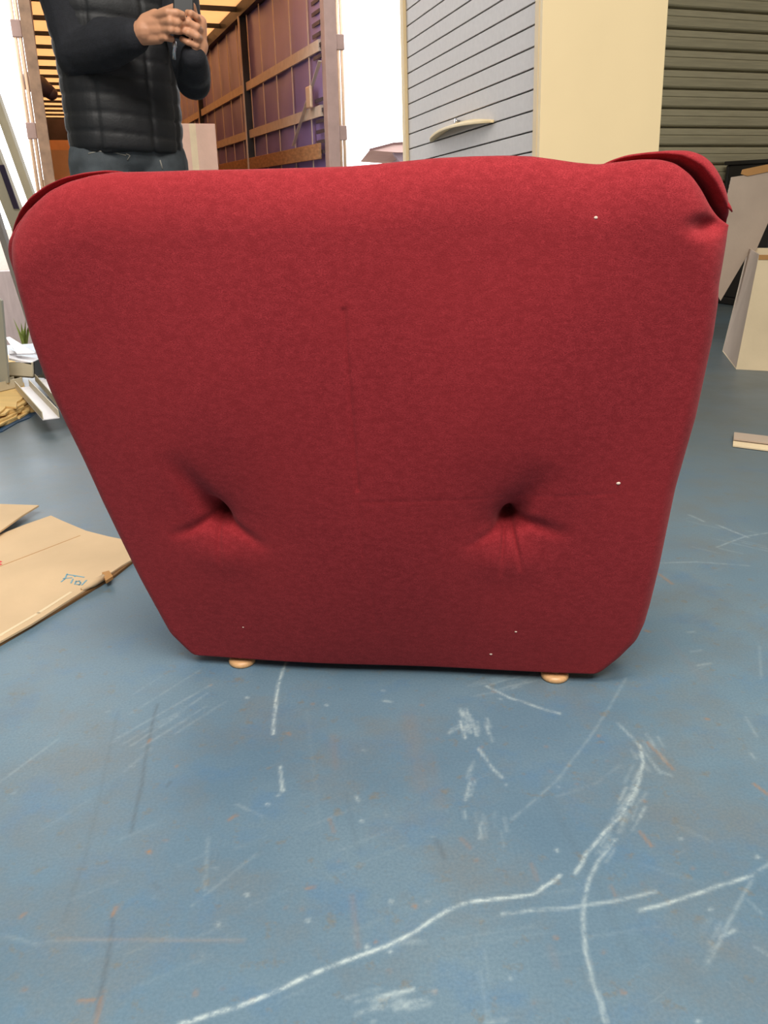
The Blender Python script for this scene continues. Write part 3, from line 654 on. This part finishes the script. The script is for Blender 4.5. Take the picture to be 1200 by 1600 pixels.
# freight inside
def carton(name, label, m, loc, rotz, w_, d_, h_, group=None, edge_m=None, flaps=()):
    t = thing(name, label, 'box', loc, rotz, group)
    mb = MB(); th = .006
    mb.box(-w_/2, w_/2, -d_/2, -d_/2+th, 0, h_); mb.box(-w_/2, w_/2, d_/2-th, d_/2, 0, h_)
    mb.box(-w_/2, -w_/2+th, -d_/2+th, d_/2-th, 0, h_); mb.box(w_/2-th, w_/2, -d_/2+th, d_/2-th, 0, h_); mb.box(-w_/2+th, w_/2-th, -d_/2+th, d_/2-th, 0, th)
    mb.build('walls', m, t)
    for (ax, side, ang, ln) in flaps:        # a flap hinged on one top edge
        f = MB().box(-.5, .5, 0, ln, -th/2, th/2); ww = w_ if ax == 'y' else d_
        M4 = {('y', -1): Matrix.Translation((0, -d_/2, h_)) @ Matrix.Rotation(PI, 4, 'Z'), ('y', 1): Matrix.Translation((0, d_/2, h_)),
              ('x', 1): Matrix.Translation((w_/2, 0, h_)) @ Matrix.Rotation(-PI/2, 4, 'Z'), ('x', -1): Matrix.Translation((-w_/2, 0, h_)) @ Matrix.Rotation(PI/2, 4, 'Z')}[(ax, side)]
        o = f.build('flap', m, t); o.matrix_local = M4 @ Matrix.Rotation(ang, 4, 'X') @ Matrix.Diagonal((ww-.004, 1, 1, 1))
    return t
ca = loc_h(at_b(96, 240, 10.6))
carton('cardboard_box', 'brown cardboard box inside the trailer behind the man, lower of two', M['cardpale'], hall(ca.x, 10.6, .02), HALL, .5, .5, .94 , 'boxes in the trailer', flaps=(('y', -1, PI, .02),))
zt = at_b(96, 236, 10.6).z
carton('cardboard_box', 'brown open cardboard box inside the trailer, standing on a paler box', M['cardbrown'], hall(ca.x, 10.6, .96), HALL, .42, .42, max(.2, zt-.96), 'boxes in the trailer', flaps=(('y', 1, .9, .16), ('x', 1, .4, .15)))
pb = loc_h(at_b(311, 200, 8.6))
t = thing('boxed_panel', 'tall flat pinkish beige box standing in the trailer just behind the man', 'box', hall(pb.x-.06, 8.6, .02), HALL)
hz = at_b(311, 193, 8.6).z
MB().box(-.21, .21, 0, .16, 0, hz-.02).build('carton_shell', M['cardpink'], t, bevel=.004); MB().box(-.03, .03, -.0012, .0, 0, hz-.02).build('tape_strip', M['cardpale'], t)

# ------------------------------------------------------------------ right: carton with a tall raised flap, dark crate, strip on the floor
n0 = at_z(1150, 577, 0); kb = at_z(1129, 549, 0)
t0 = at_y(1186, 398, n0.y+.02); tk = at_y(1168, 396, kb.y+.02); tk.z = t0.z
ex = at_z(1262, 583, 0)-n0; ex = ex.normalized()*.60
bx = thing('cardboard_box', 'pale open carton on the blue floor right of the chair, one tall flap up', 'box', n0+ex*.5)
bo = Vector(bx.location); iny = (kb-n0).normalized()*.006; inx = ex.normalized()*.006
def wall4(a, b, c, d, th_, m, nm='wall'): MB().prism([v-bo for v in (a, b, c, d)], th_).build(nm, m, bx)
wall4(n0, n0+ex, t0+ex, t0, iny, M['cardpale'], 'front_wall'); wall4(kb+inx, n0+inx+iny, t0+inx+iny, tk+inx, -inx, M['cardgrey'], 'side_wall')
wall4(kb, kb+ex, tk+ex, tk, iny, M['cardpale'], 'rear_wall'); wall4(n0+ex+iny, kb+ex, tk+ex, t0+ex+iny, -inx, M['cardgrey'], 'side_wall'); wall4(n0+iny, n0+ex+iny, kb+ex, kb, (0, 0, .006), M['cardpale'], 'floor_panel')
wall4(t0-iny*.4, t0+ex-iny*.4, t0+ex-iny*.4+Vector((0, 0, -.02)), t0-iny*.4+Vector((0, 0, -.02)), -iny*.3, M['cardedge'], 'rim')
yy = kb.y-.03
pf = [at_y(x, y, yy) for x, y in ((1143, 277), (1168, 273), (1222, 262), (1208, 330), (1181, 392), (1166, 402), (1126, 470), (1110, 440), (1128, 345))]
MB().prism([p-bo for p in pf], (0, .006, 0)).build('flap', M['cardgrey'], bx)
MB().prism([at_y(x, y, yy-.004)-bo for x, y in ((1158, 272), (1160, 265), (1198, 257), (1222, 256), (1222, 264), (1168, 275))], (0, .004, 0)).build('torn_edge', M['cardedge'], bx)
cz = at_b(1180, 254, 4.45).z; blk = loc_h(at_b(1167, 300, 4.45))
t = thing('crate', 'black crate standing behind the pale carton near the roller door', 'crate', hall(blk.x+.60, 4.70, 0), HALL)
mb = MB().box(-.35, .35, -.25, .25, 0, .05); mb.box(-.35, .35, -.25, -.22, .05, cz); mb.box(-.35, .35, .22, .25, .05, cz); mb.box(-.35, -.32, -.22, .22, .05, cz); mb.box(.32, .35, -.22, .22, .05, cz)
mb.build('crate_body', M['black'], t, bevel=.01); MB().box(-.36, .36, -.26, .26, cz, cz+.025).build('lid', M['black'], t, bevel=.006)
for z in (.3, .6): MB().box(-.36, .36, -.262, -.25, z, z+.05).build('rib', M['black'], t)
q = [at_z(1147, 676, .012), at_z(1215, 684, .012), at_z(1215, 706, .004), at_z(1145, 697, .004)]
mid = (q[0]+q[2])/2; mid.z = 0
t = thing('card_strip', 'flat folded beige cardboard strip lying on the floor at the right edge', 'cardboard', mid)
L_ = [p-mid for p in q]; ma = (L_[0]+L_[3])/2; mbq = (L_[1]+L_[2])/2; ma.z = mbq.z = .010
MB().prism([(v.x, v.y, .002) for v in (L_[3], L_[2], mbq, ma)], (0, 0, .004)).build('lower_leaf', M['cardpale'], t)
MB().prism([(v.x, v.y, .009) for v in (ma+(L_[3]-ma)*.2, mbq+(L_[2]-mbq)*.2, L_[1], L_[0])], (0, 0, .005)).build('upper_leaf', M['cardgrey'], t)

# ------------------------------------------------------------------ cardboard lying on the floor at the left
def floor_sheet(name, label, px, z0, th, m, lift=None, group=None):
    pts = [at_z(x, y, z0) for x, y in px]; c = sum(pts, Vector())/len(pts); c.z = 0
    t = thing(name, label, 'cardboard', c, 0, group)
    o = MB().prism([(p.x-c.x, p.y-c.y, z0) for p in pts], (0, 0, th)).build('sheet', m, t, bevel=.0008)
    return t, c
sh, shc = floor_sheet('cardboard_sheet', 'large tan cardboard sheet on the floor with blue handwriting near its corner',
    [(-60, 860), (0, 838), (40, 822), (80, 808), (97, 816), (135, 832), (170, 841), (215, 850), (212, 874), (190, 887), (172, 899), (150, 914), (100, 946), (50, 978), (0, 1006), (-60, 1040), (-130, 960)], .006, .005, M['card'])
MB().prism([at_z(x, y, .0005)-shc for x, y in ((-60, 1036), (0, 1003), (100, 944), (172, 896), (205, 877), (208, 880), (180, 902), (100, 951), (0, 1010), (-60, 1043))], (0, 0, .0052)).build('lower_layer', M['carddark'], sh)
roll = [at_z(x, y, .016)-shc for x, y in ((140, 918), (160, 906), (173, 897))]
MB().tube([at_z(128, 921, .013)-shc, at_z(146, 911, .014)-shc, at_z(162, 902, .014)-shc], [.004, .008, .007], 10).build('curled_corner', M['card'], sh, True)
MB().prism([at_z(x, y, .0115)-shc for x, y in ((160, 899), (171, 896), (177, 905), (166, 912))], (0, 0, .007)).build('torn_flap', M['cardedge'], sh)
def strokes(name, lines, z, wpx, m, parent, c):
    mb = MB()
    for ln in lines:
        g_ = [at_z(x, y, z)-c for x, y in ln]
        for a, b_ in zip(g_[:-1], g_[1:]):
            d = (b_-a).normalized(); s = Vector((-d.y, d.x, 0))*wpx*.0005; e = d*wpx*.0004
            mb.prism([a-s-e, b_-s+e, b_+s+e, a+s-e], (0, 0, .0006))
    return mb.build(name, m, parent)
strokes('handwriting', [[(105, 897), (101, 905), (96, 909)], [(105, 898), (114, 899), (131, 902)], [(99, 904), (112, 903)], [(114, 905), (111, 911)], [(116, 900), (117, 901)], [(119, 908), (117, 913)], [(119, 909), (124, 908), (126, 911), (124, 914), (120, 913)], [(135, 907), (128, 914)]], .0112, 3.0, M['ink'], sh, shc)
strokes('red_print', [[(-6, 880), (0, 878)], [(-6, 884), (0, 882)]], .0112, 8, M['red'], sh, shc)
# creases and a taped edge
strokes('crease', [[(0, 885), (60, 862), (125, 837)]], .0109, 1.6, M['cardedge'], sh, shc)
strokes('edge_band', [[(0, 993), (60, 958), (110, 926)]], .0109, 7, M['cardpale'], sh, shc)
floor_sheet('cardboard_sheet', 'smaller tan cardboard sheet behind the large one at the left edge', [(-70, 789), (0, 790), (61, 792), (35, 808), (0, 833), (-70, 870)], .02, .005, M['card'])[0]
p_ = at_z(-60, 822, 0) - bpy.data.objects['cardboard_sheet.001'].location; MB().box(p_.x-.1, p_.x+.03, p_.y-.05, p_.y+.05, 0, .0195).build('folded_underlay', M['carddark'], bpy.data.objects['cardboard_sheet.001'], loc=(0, 0, 0))

# ------------------------------------------------------------------ left: stack of boards, profiles and white panels
names = ['topmost', 'second', 'third', 'fourth', 'fifth', 'lowest']
zst = 0.0; outline = [(-70, 575), (28, 575), (34, 602), (44, 625), (54, 643), (42, 651), (24, 658), (0, 672), (-70, 694)]
bo_ = at_z(0, 640, 0); bo_.z = 0
pts = [at_z(x+(4 if 0 < i < 8 else 0), y+(3 if i > 3 else 0), 0) for i, (x, y) in enumerate(outline)]
bp_ = MB().prism([(p.x-bo_.x, p.y-bo_.y, 0) for p in pts], (0, 0, .004)).build('plastic_sheet', M['blueplastic'], None, loc=bo_)
tag(bp_, 'dark blue plastic sheet on the floor under the stacked yellow boards', 'sheet'); zst = .0045
for i in range(6):
    th = .0075; pts = []
    for k, (x, y) in enumerate(outline):
        j = (random.uniform(-7, 5), random.uniform(-4, 4)) if 1 < k < 8 else (0, 0)
        pts.append(at_z(x-i*1.2+j[0], y-i*.8+j[1], 0))
        if 3 < k < 7: pts.append(at_z(x-i*1.2-9+random.uniform(-4, 4), y+4+random.uniform(-3, 3), 0))
    o = MB().prism([(p.x-bo_.x, p.y-bo_.y, 0) for p in pts], (0, 0, th)).build('board', M['yellow'], None, bevel=.001, loc=bo_+Vector((0, 0, zst)))
    tag(o, f'ragged yellow-brown board lying on the floor, {names[5-i]} of its stack', 'board', 'yellow boards stacked on the floor'); zst += th+.0004
ZS = zst
# channels lying across the boards, sloping towards the floor
def channel(name, label, p, q, w_, h_, m, t_=.003, up=(0, 0, 1), inner=None, group=None):
    p = Vector(p); q = Vector(q); d = q-p; L__ = d.length; d.normalize(); a = d.cross(Vector(up)).normalized(); b_ = a.cross(d)
    c = Vector((p.x, p.y, 0)) if p.z < q.z else Vector((q.x, q.y, 0))
    t = thing(name, label, 'metal profile', c, 0, group)
    def slab(x0, x1, z0, z1): 
        mb = MB(); v = []
        for s in (0, L__):
            for x, z in ((x0, z0), (x1, z0), (x1, z1), (x0, z1)): v.append(p+d*s+a*x+b_*z-c)
        return mb.add(v, [(3, 2, 1, 0), (4, 5, 6, 7), (0, 1, 5, 4), (1, 2, 6, 5), (2, 3, 7, 6), (3, 0, 4, 7)])
    slab(-w_/2, w_/2, 0, t_).build('web', inner or m, t); slab(-w_/2, -w_/2+t_, t_, h_).build('flange', m, t); slab(w_/2-t_, w_/2, t_, h_).build('flange', m, t)
    return t
channel('metal_channel', 'white-faced metal channel overhanging the yellow boards, nearer of two', at_z(36, 606, ZS+.003), at_z(80, 655, ZS+.003), .055, .03, M['beige'], inner=M['white'], group='channels overhanging the boards')
channel('metal_channel', 'white-faced metal channel overhanging the boards, half hidden by the chair', at_z(67, 594, ZS+.003), at_z(116, 648, ZS+.003), .06, .03, M['beige'], inner=M['white'], group='channels overhanging the boards')
channel('metal_channel', 'beige channel lying crosswise over the yellow boards', at_z(-45, 620, ZS+.002), at_z(30, 602, ZS+.002), .05, .035, M['beige'])
# boxes and white panels higher on the stack
def pan(name, label, cat, p, q, r, s, d, m, group=None):
    pts = [Vector(x) for x in (p, q, r, s)]; c = sum(pts, Vector())/4; c.z = min(x.z for x in pts)
    o = MB().prism([x-c for x in pts], d).build(name, m, None, bevel=.002, loc=c); return tag(o, label, cat, group)
yb = 3.45
bt = thing('sheet_metal_box', 'beige metal casing with a white top on the stack at the left', 'casing', at_y(10, 592, yb), 0)
o0 = Vector(bt.location); bt.location.z += .009
MB().prism([at_y(-60, 570, yb)-o0, at_y(51, 570, yb)-o0, at_y(52, 592, yb)-o0, at_y(-60, 584, yb)-o0], (0, .012, 0)).build('front_plate', M['beige'], bt)
MB().prism([at_y(14, 563, yb)-o0, at_y(49, 570, yb)-o0, at_y(63, 564, yb+.15)-o0, at_y(14, 556, yb+.22)-o0], (0, 0, -.008)).build('top_plate', M['white'], bt)
MB().prism([at_y(52, 569, yb+.02)-o0, at_y(64, 563, yb+.15)-o0, at_y(64, 588, yb+.15)-o0, at_y(53, 592, yb+.02)-o0], (.006, 0, 0)).build('end_plate', M['dark'], bt)
MB().prism([at_y(-60, 583, yb+.01)-o0, at_y(52, 592, yb+.01)-o0, at_y(60, 588, yb+.2)-o0, at_y(-60, 578, yb+.2)-o0], (0, 0, -.006)).build('base_plate', M['greybeige'], bt)
e2 = thing('sheet_metal_box', 'small beige metal end box between the white-topped casing and the chair', 'casing', at_y(68, 590, yb+.3), 0); o1 = Vector(e2.location)
MB().prism([at_y(57, 568, yb+.3)-o1, at_y(80, 570, yb+.3)-o1, at_y(82, 592, yb+.3)-o1, at_y(57, 590, yb+.3)-o1], (0, .1, 0)).build('shell', M['greybeige'], e2, bevel=.002)
pan('white_panel', 'bright white panel tilted over the casing on the left stack', 'panel', at_y(8, 527, yb+.35), at_y(15, 526, yb+.36), at_y(57, 552, yb+.12), at_y(26, 553, yb+.1), (0, .01, -.006), M['white'])
pan('white_panel', 'narrow white panel lying just above the white-topped casing', 'panel', at_y(13, 545, yb+.2), at_y(26, 550, yb+.18), at_y(57, 550, yb+.16), at_y(14, 553, yb+.16), (0, .012, -.008), M['white'])
pan('upright_sheet', 'grey-beige upright panel at the left edge of the stack', 'panel', at_y(-40, 440, 3.32), at_y(2, 470, 3.32), at_y(13, 599, 3.32), at_y(-40, 599, 3.32), (0, .02, 0), M['greybeige'])
# long beige profiles leaning up out of the frame
def lean(name, label, top, yt, foot, wpx, thick, m, group=None):
    base = at_z(*foot, 0); d1 = at_y(*top, yt); ext = (d1-base).normalized()
    t = thing(name, label, 'metal profile', base, 0, group)
    w_ = wpx*(d1-CAM).dot(fw)/F
    MB().bar((0, 0, 0), d1+ext*.6-base, w_, thick, (0, 1, 0)).build('web', m, t, bevel=.002)
    for sg in (-1, 1):
        sd = ext.cross(Vector((0, 1, 0))).normalized()*sg*(w_/2-.0015)
        MB().bar(sd+Vector((0, .012, 0)), sd+Vector((0, .012, 0))+d1+ext*.6-base, .003, .03, (0, 1, 0)).build('flange', m, t)
    return t, base, ext, w_
GL = 'profiles leaning by the opening'
lean('leaning_profile', 'long cream metal profile leaning upright in the bright dock opening', (-8, 152), 3.62, (142, 575), 13, .006, M['beige'], GL)
t, base, ext, w_ = lean('leaning_profile', 'beige profile with a long dark slot leaning at the left edge', (-16, 236), 3.5, (118, 582), 27, .006, M['beige'], GL)
_n = ext.cross(Vector((1, 0, 0))).normalized()
def onp(px, py, dy): return at_n(px, py, _n, _n.dot(base))-base+Vector((0, dy, 0))
MB().bar(onp(3, 258, -.007), onp(27, 326, -.007), .022, .004, (0, 1, 0)).build('slot', M['purple'], t)
lean('leaning_profile', 'narrow taupe profile leaning along the left side of the red chair', (4, 372), 3.42, (76, 597), 9, .006, M['taupe'], GL)

# ------------------------------------------------------------------ the man holding a phone
PY = 2.95
pb_ = at_y(200, 240, PY); base = Vector((pb_.x, PY, 0))
man = thing('person', 'man in black quilted jacket and dark jeans, holding a phone with both hands', 'person', base)
def pp(px, py, Y): return at_y(px, py, Y)-base
TH = math.radians(28)
def lv(x, y, z): return Vector((x*math.cos(TH)-y*math.sin(TH), x*math.sin(TH)+y*math.cos(TH), z))   # x his left, -y his front
rsh, lsh = lv(-.165, -.01, 1.46), lv(.19, .0, 1.46)
rel = pp(128, 82, 2.84); rwr = pp(207, 58, 2.68)
lel = pp(303, 128, 2.84); lwr = pp(303, 88, 2.68)
def remesh(name, mb, vox, smooth, m, parent, disp=None):
    me = mb.mesh(name); o = bpy.data.objects.new(name, me); COL.objects.link(o)
    r = o.modifiers.new('r', 'REMESH'); r.mode = 'VOXEL'; r.voxel_size = vox
    s = o.modifiers.new('s', 'SMOOTH'); s.factor = .5; s.iterations = smooth
    dg = bpy.context.evaluated_depsgraph_get(); ev = o.evaluated_get(dg); me2 = bpy.data.meshes.new_from_object(ev)
    o.modifiers.clear(); o.data = me2; me2.name = name; bpy.data.meshes.remove(me)
    if disp:
        n = len(me2.vertices); co = np.empty(n*3, np.float32); me2.vertices.foreach_get('co', co); no = np.empty(n*3, np.float32); me2.vertices.foreach_get('normal', no)
        co = co.reshape(-1, 3); no = no.reshape(-1, 3); co = co + no*disp(co, no)[:, None]; me2.vertices.foreach_set('co', co.ravel()); me2.update()
    me2.polygons.foreach_set('use_smooth', [True]*len(me2.polygons)); me2.materials.clear(); me2.materials.append(m); o.parent = parent; return o
R3 = Matrix.Rotation(TH, 3, 'Z')
bm_ = MB()                                   # body: one surface from head to feet, hands included
bm_.ball(lv(0, 0, 1.28), (.15, .09, .2), M=R3); bm_.ball(lv(0, 0, 1.0), (.14, .09, .16), M=R3)
bm_.limb([lv(0, .01, 1.4), lv(0, 0, 1.56)], [.065, .058])
hc = lv(0, -.03, 1.665); bm_.ball(hc, (.075, .092, .115), 24, 16, M=R3); bm_.ball(lv(0, -.06, 1.60), (.055, .055, .055), M=R3)
bm_.ball(lv(0, -.125, 1.655), (.014, .02, .026), M=R3); bm_.ball(lv(0, -.118, 1.605), (.026, .014, .012), M=R3)
for s in (-1, 1): bm_.ball(lv(s*.078, -.01, 1.66), (.012, .022, .034), M=R3)
bm_.limb([rsh, rel, rwr], [.05, .042, .029]); bm_.limb([lsh, lel, lwr], [.05, .042, .029])
for s in (-1, 1): bm_.limb([lv(s*.09, 0, .92), lv(s*.1, -.01, .5), lv(s*.1, .02, .09)], [.075, .05, .036])
# right hand: back of the hand to us, fingers pointing to our right
def finger(mb, pts, r): mb.limb(pts, [r, r*.97, r*.92, r*.82][:len(pts)], 10)
bm_.limb([rwr, pp(228, 48, 2.655)], [.029, .033])
bm_.limb([pp(218, 58, 2.66), pp(248, 58, 2.645)], [.022, .018]); bm_.limb([pp(222, 47, 2.655), pp(253, 46, 2.635)], [.023, .019]); bm_.limb([pp(226, 38, 2.65), pp(250, 34, 2.635)], [.022, .019]); bm_.limb([pp(228, 33, 2.65), pp(243, 25, 2.64)], [.02, .018])
finger(bm_, [pp(240, 25, 2.635), pp(262, 19.5, 2.60), pp(276, 20, 2.605), pp(285, 23, 2.62)], .0118)
finger(bm_, [pp(250, 34, 2.632), pp(266, 33.5, 2.598), pp(277, 35, 2.61), pp(282, 37, 2.63)], .0118)
finger(bm_, [pp(252, 47, 2.632), pp(267, 46.5, 2.602), pp(277, 48, 2.615), pp(281, 49, 2.64)], .0112)
finger(bm_, [pp(248, 59, 2.642), pp(260, 59, 2.62), pp(268, 61, 2.63)], .0098)
finger(bm_, [pp(230, 36, 2.68), pp(252, 20, 2.70), pp(272, 12, 2.69)], .0125)            # thumb, behind
# left hand: fingers wrap from the right, tips to our left
bm_.limb([lwr, pp(309, 72, 2.70)], [.028, .030]); bm_.limb([pp(309, 72, 2.705), pp(311, 36, 2.70)], [.026, .022])
finger(bm_, [pp(309, 33, 2.69), pp(306, 26, 2.655), pp(298, 21, 2.64), pp(293, 20, 2.65)], .0108)
finger(bm_, [pp(312, 47, 2.685), pp(308, 42, 2.645), pp(294, 35, 2.635), pp(283, 30, 2.645)], .0112)
finger(bm_, [pp(312, 60, 2.685), pp(308, 57, 2.645), pp(294, 51, 2.635), pp(283, 46, 2.645)], .0112)
finger(bm_, [pp(312, 73, 2.69), pp(307, 71, 2.655), pp(294, 66, 2.645), pp(284, 61, 2.655)], .0102)
finger(bm_, [pp(310, 50, 2.72), pp(304, 26, 2.735), pp(300, 10, 2.72)], .0125)
remesh('body', bm_, .0032, 4, M['skin'], man)
# jacket torso, quilted, and knitted sleeves in one garment
jm = MB()
jm.tube([lv(0, .0, z) for z in (.86, .90, 1.0, 1.1, 1.2, 1.32, 1.42, 1.48)], [.15]*8, 8)
jm = MB()
sec = [(.885, .162, .125), (.90, .172, .135), (.96, .178, .140), (1.05, .178, .140), (1.15, .180, .142), (1.28, .195, .145), (1.40, .200, .13), (1.47, .17, .10), (1.52, .08, .075)]
v = []; f = []; nn = 32
for z, a_, b_ in sec:
    for k in range(nn):
        an = 2*PI*k/nn; c_, s_ = math.cos(an), math.sin(an); e = .85
        v.append(lv(a_*abs(c_)**e*(1 if c_ > 0 else -1), b_*abs(s_)**e*(1 if s_ > 0 else -1), z))
for i in range(len(sec)-1):
    for k in range(nn): f.append((i*nn+k, i*nn+(k+1) % nn, (i+1)*nn+(k+1) % nn, (i+1)*nn+k))
f += [tuple(range(nn))[::-1], tuple((len(sec)-1)*nn+k for k in range(nn))]; jm.add(v, f)
jm.limb([lv(0, .02, 1.46), lv(0, .01, 1.56)], [.085, .075])
def quilt(co, no):
    x = co[:, 0]*math.cos(TH)+co[:, 1]*math.sin(TH); z = co[:, 2]
    g = np.abs(((z+.012*np.sin(x*9)) / .052) % 1 - .5)*2
    d = .006*(np.sqrt(np.clip(1-g**3, 0, 1)) - .7)
    for xs in (-.105, .055, .14): d -= .005*np.exp(-((x-xs)/.006)**2)*(no[:, 1] < .3)
    return d
remesh('jacket', jm, .007, 3, M['jacket'], man, quilt)
sl = MB()
rel2 = rel; rc = rwr - (rel-rwr).normalized()*.006
sl.limb([rsh, (rsh+rel)/2, rel, rel*.5+rc*.5, rc], [.066, .074, .080, .072, .046]); lc = lwr + (lel-lwr).normalized()*.005
remesh('sleeve', sl, .006, 5, M['sleeve'], man, lambda co, no: np.array([.006*mnoise.noise(Vector(c)*14) for c in co.tolist()]))
sl = MB(); sl.limb([lsh, (lsh+lel)/2, lel, lel*.45+lc*.55, lc], [.066, .064, .052, .046, .036])
remesh('sleeve', sl, .006, 5, M['sleeve'], man, lambda co, no: np.array([.005*mnoise.noise(Vector(c)*16) for c in co.tolist()]))
# jeans
jn = MB(); jn.ball(lv(0, .0, .92), (.156, .120, .13), 20, 12, M=R3)
for s in (-1, 1): jn.limb([lv(s*.085, 0, .86), lv(s*.10, -.01, .5), lv(s*.105, .02, .06)], [.105, .074, .062])
jeans = remesh('jeans', jn, .007, 3, M['jeans'], man, lambda co, no: np.array([.004*mnoise.noise(Vector(c)*11) for c in co.tolist()]))
jb = BVHTree.FromPolygons([v_.co.copy() for v_ in jeans.data.vertices], [tuple(p_.vertices) for p_ in jeans.data.polygons])
def onto(px, py):
    hit = jb.ray_cast(CAM-base, ray(px, py).normalized())[0]; return hit
for ln in (((138, 240), (155, 236), (180, 238), (197, 243)), ((197, 240), (203, 243), (199, 250)), ((250, 250), (254, 264))):
    g_ = [onto(*p) for p in ln]
    if all(x is not None for x in g_): MB().tube(g_, .0022, 6).build('stitching', M['stitch'], man, True)
for s in (-1, 1):
    so = MB().limb([lv(s*.105, .05, .05), lv(s*.11, -.06, .045), lv(s*.115, -.14, .035)], [.05, .048, .035]); so.box(-.045, .045, -.17, .09, 0, .022, M=Matrix.Translation(lv(s*.11, 0, 0)) @ Matrix.Rotation(TH, 4, 'Z'))
    remesh('shoe', so, .006, 3, M['shoe'], man)
hm = MB().ball(lv(0, -.012, 1.70), (.083, .098, .098), 24, 14, M=R3); hm.ball(lv(0, .03, 1.65), (.078, .07, .09), 20, 12, M=R3)
remesh('hair', hm, .007, 2, M['hair'], man, lambda co, no: np.array([.004*mnoise.noise(Vector(c)*30) for c in co.tolist()]))
for s in (-1, 1):
    e = MB().ball(lv(s*.031, -.112, 1.672), (.013, .008, .008), M=R3).build('eye', M['eye'], man, True); MB().ball(lv(s*.031, -.1185, 1.671), (.006, .003, .006), M=R3).build('iris', M['iris'], e, True)
    MB().limb([lv(s*.018, -.120, 1.69), lv(s*.045, -.110, 1.692)], [.004, .003]).build('eyebrow', M['hair'], man, True)
MB().limb([lv(-.02, -.128, 1.606), lv(0, -.132, 1.607), lv(.02, -.128, 1.606)], [.005, .006, .005]).build('mouth', M['lips'], man, True)
MB().tube([pp(272, 62, 2.645), pp(273, 75, 2.65), pp(272, 92, 2.66)], [.005, .006, .007], 10).build('zip_pull', M['steel'], man, True)
# the phone in his hands
ph = thing('phone', 'black phone held upright in both hands by the man in the quilted jacket', 'phone', at_y(287, 62, 2.67), 0)
po = Vector(ph.location); up = (at_y(286, -38, 2.69)-po); 
rt = (at_y(303, 20, 2.68)-at_y(271, 20, 2.665)); rt = rt-up.normalized()*rt.dot(up.normalized()); dp = rt.cross(up).normalized()*.008
MB().prism([-rt/2, rt/2, rt/2+up, -rt/2+up], dp).build('casing', M['phone'], ph, bevel=.003)
lc_ = up*.66 - dp*.2; MB().ball(lc_, (.009, .004, .009), 14, 8).build('camera_lens', M['lens'], ph, True)
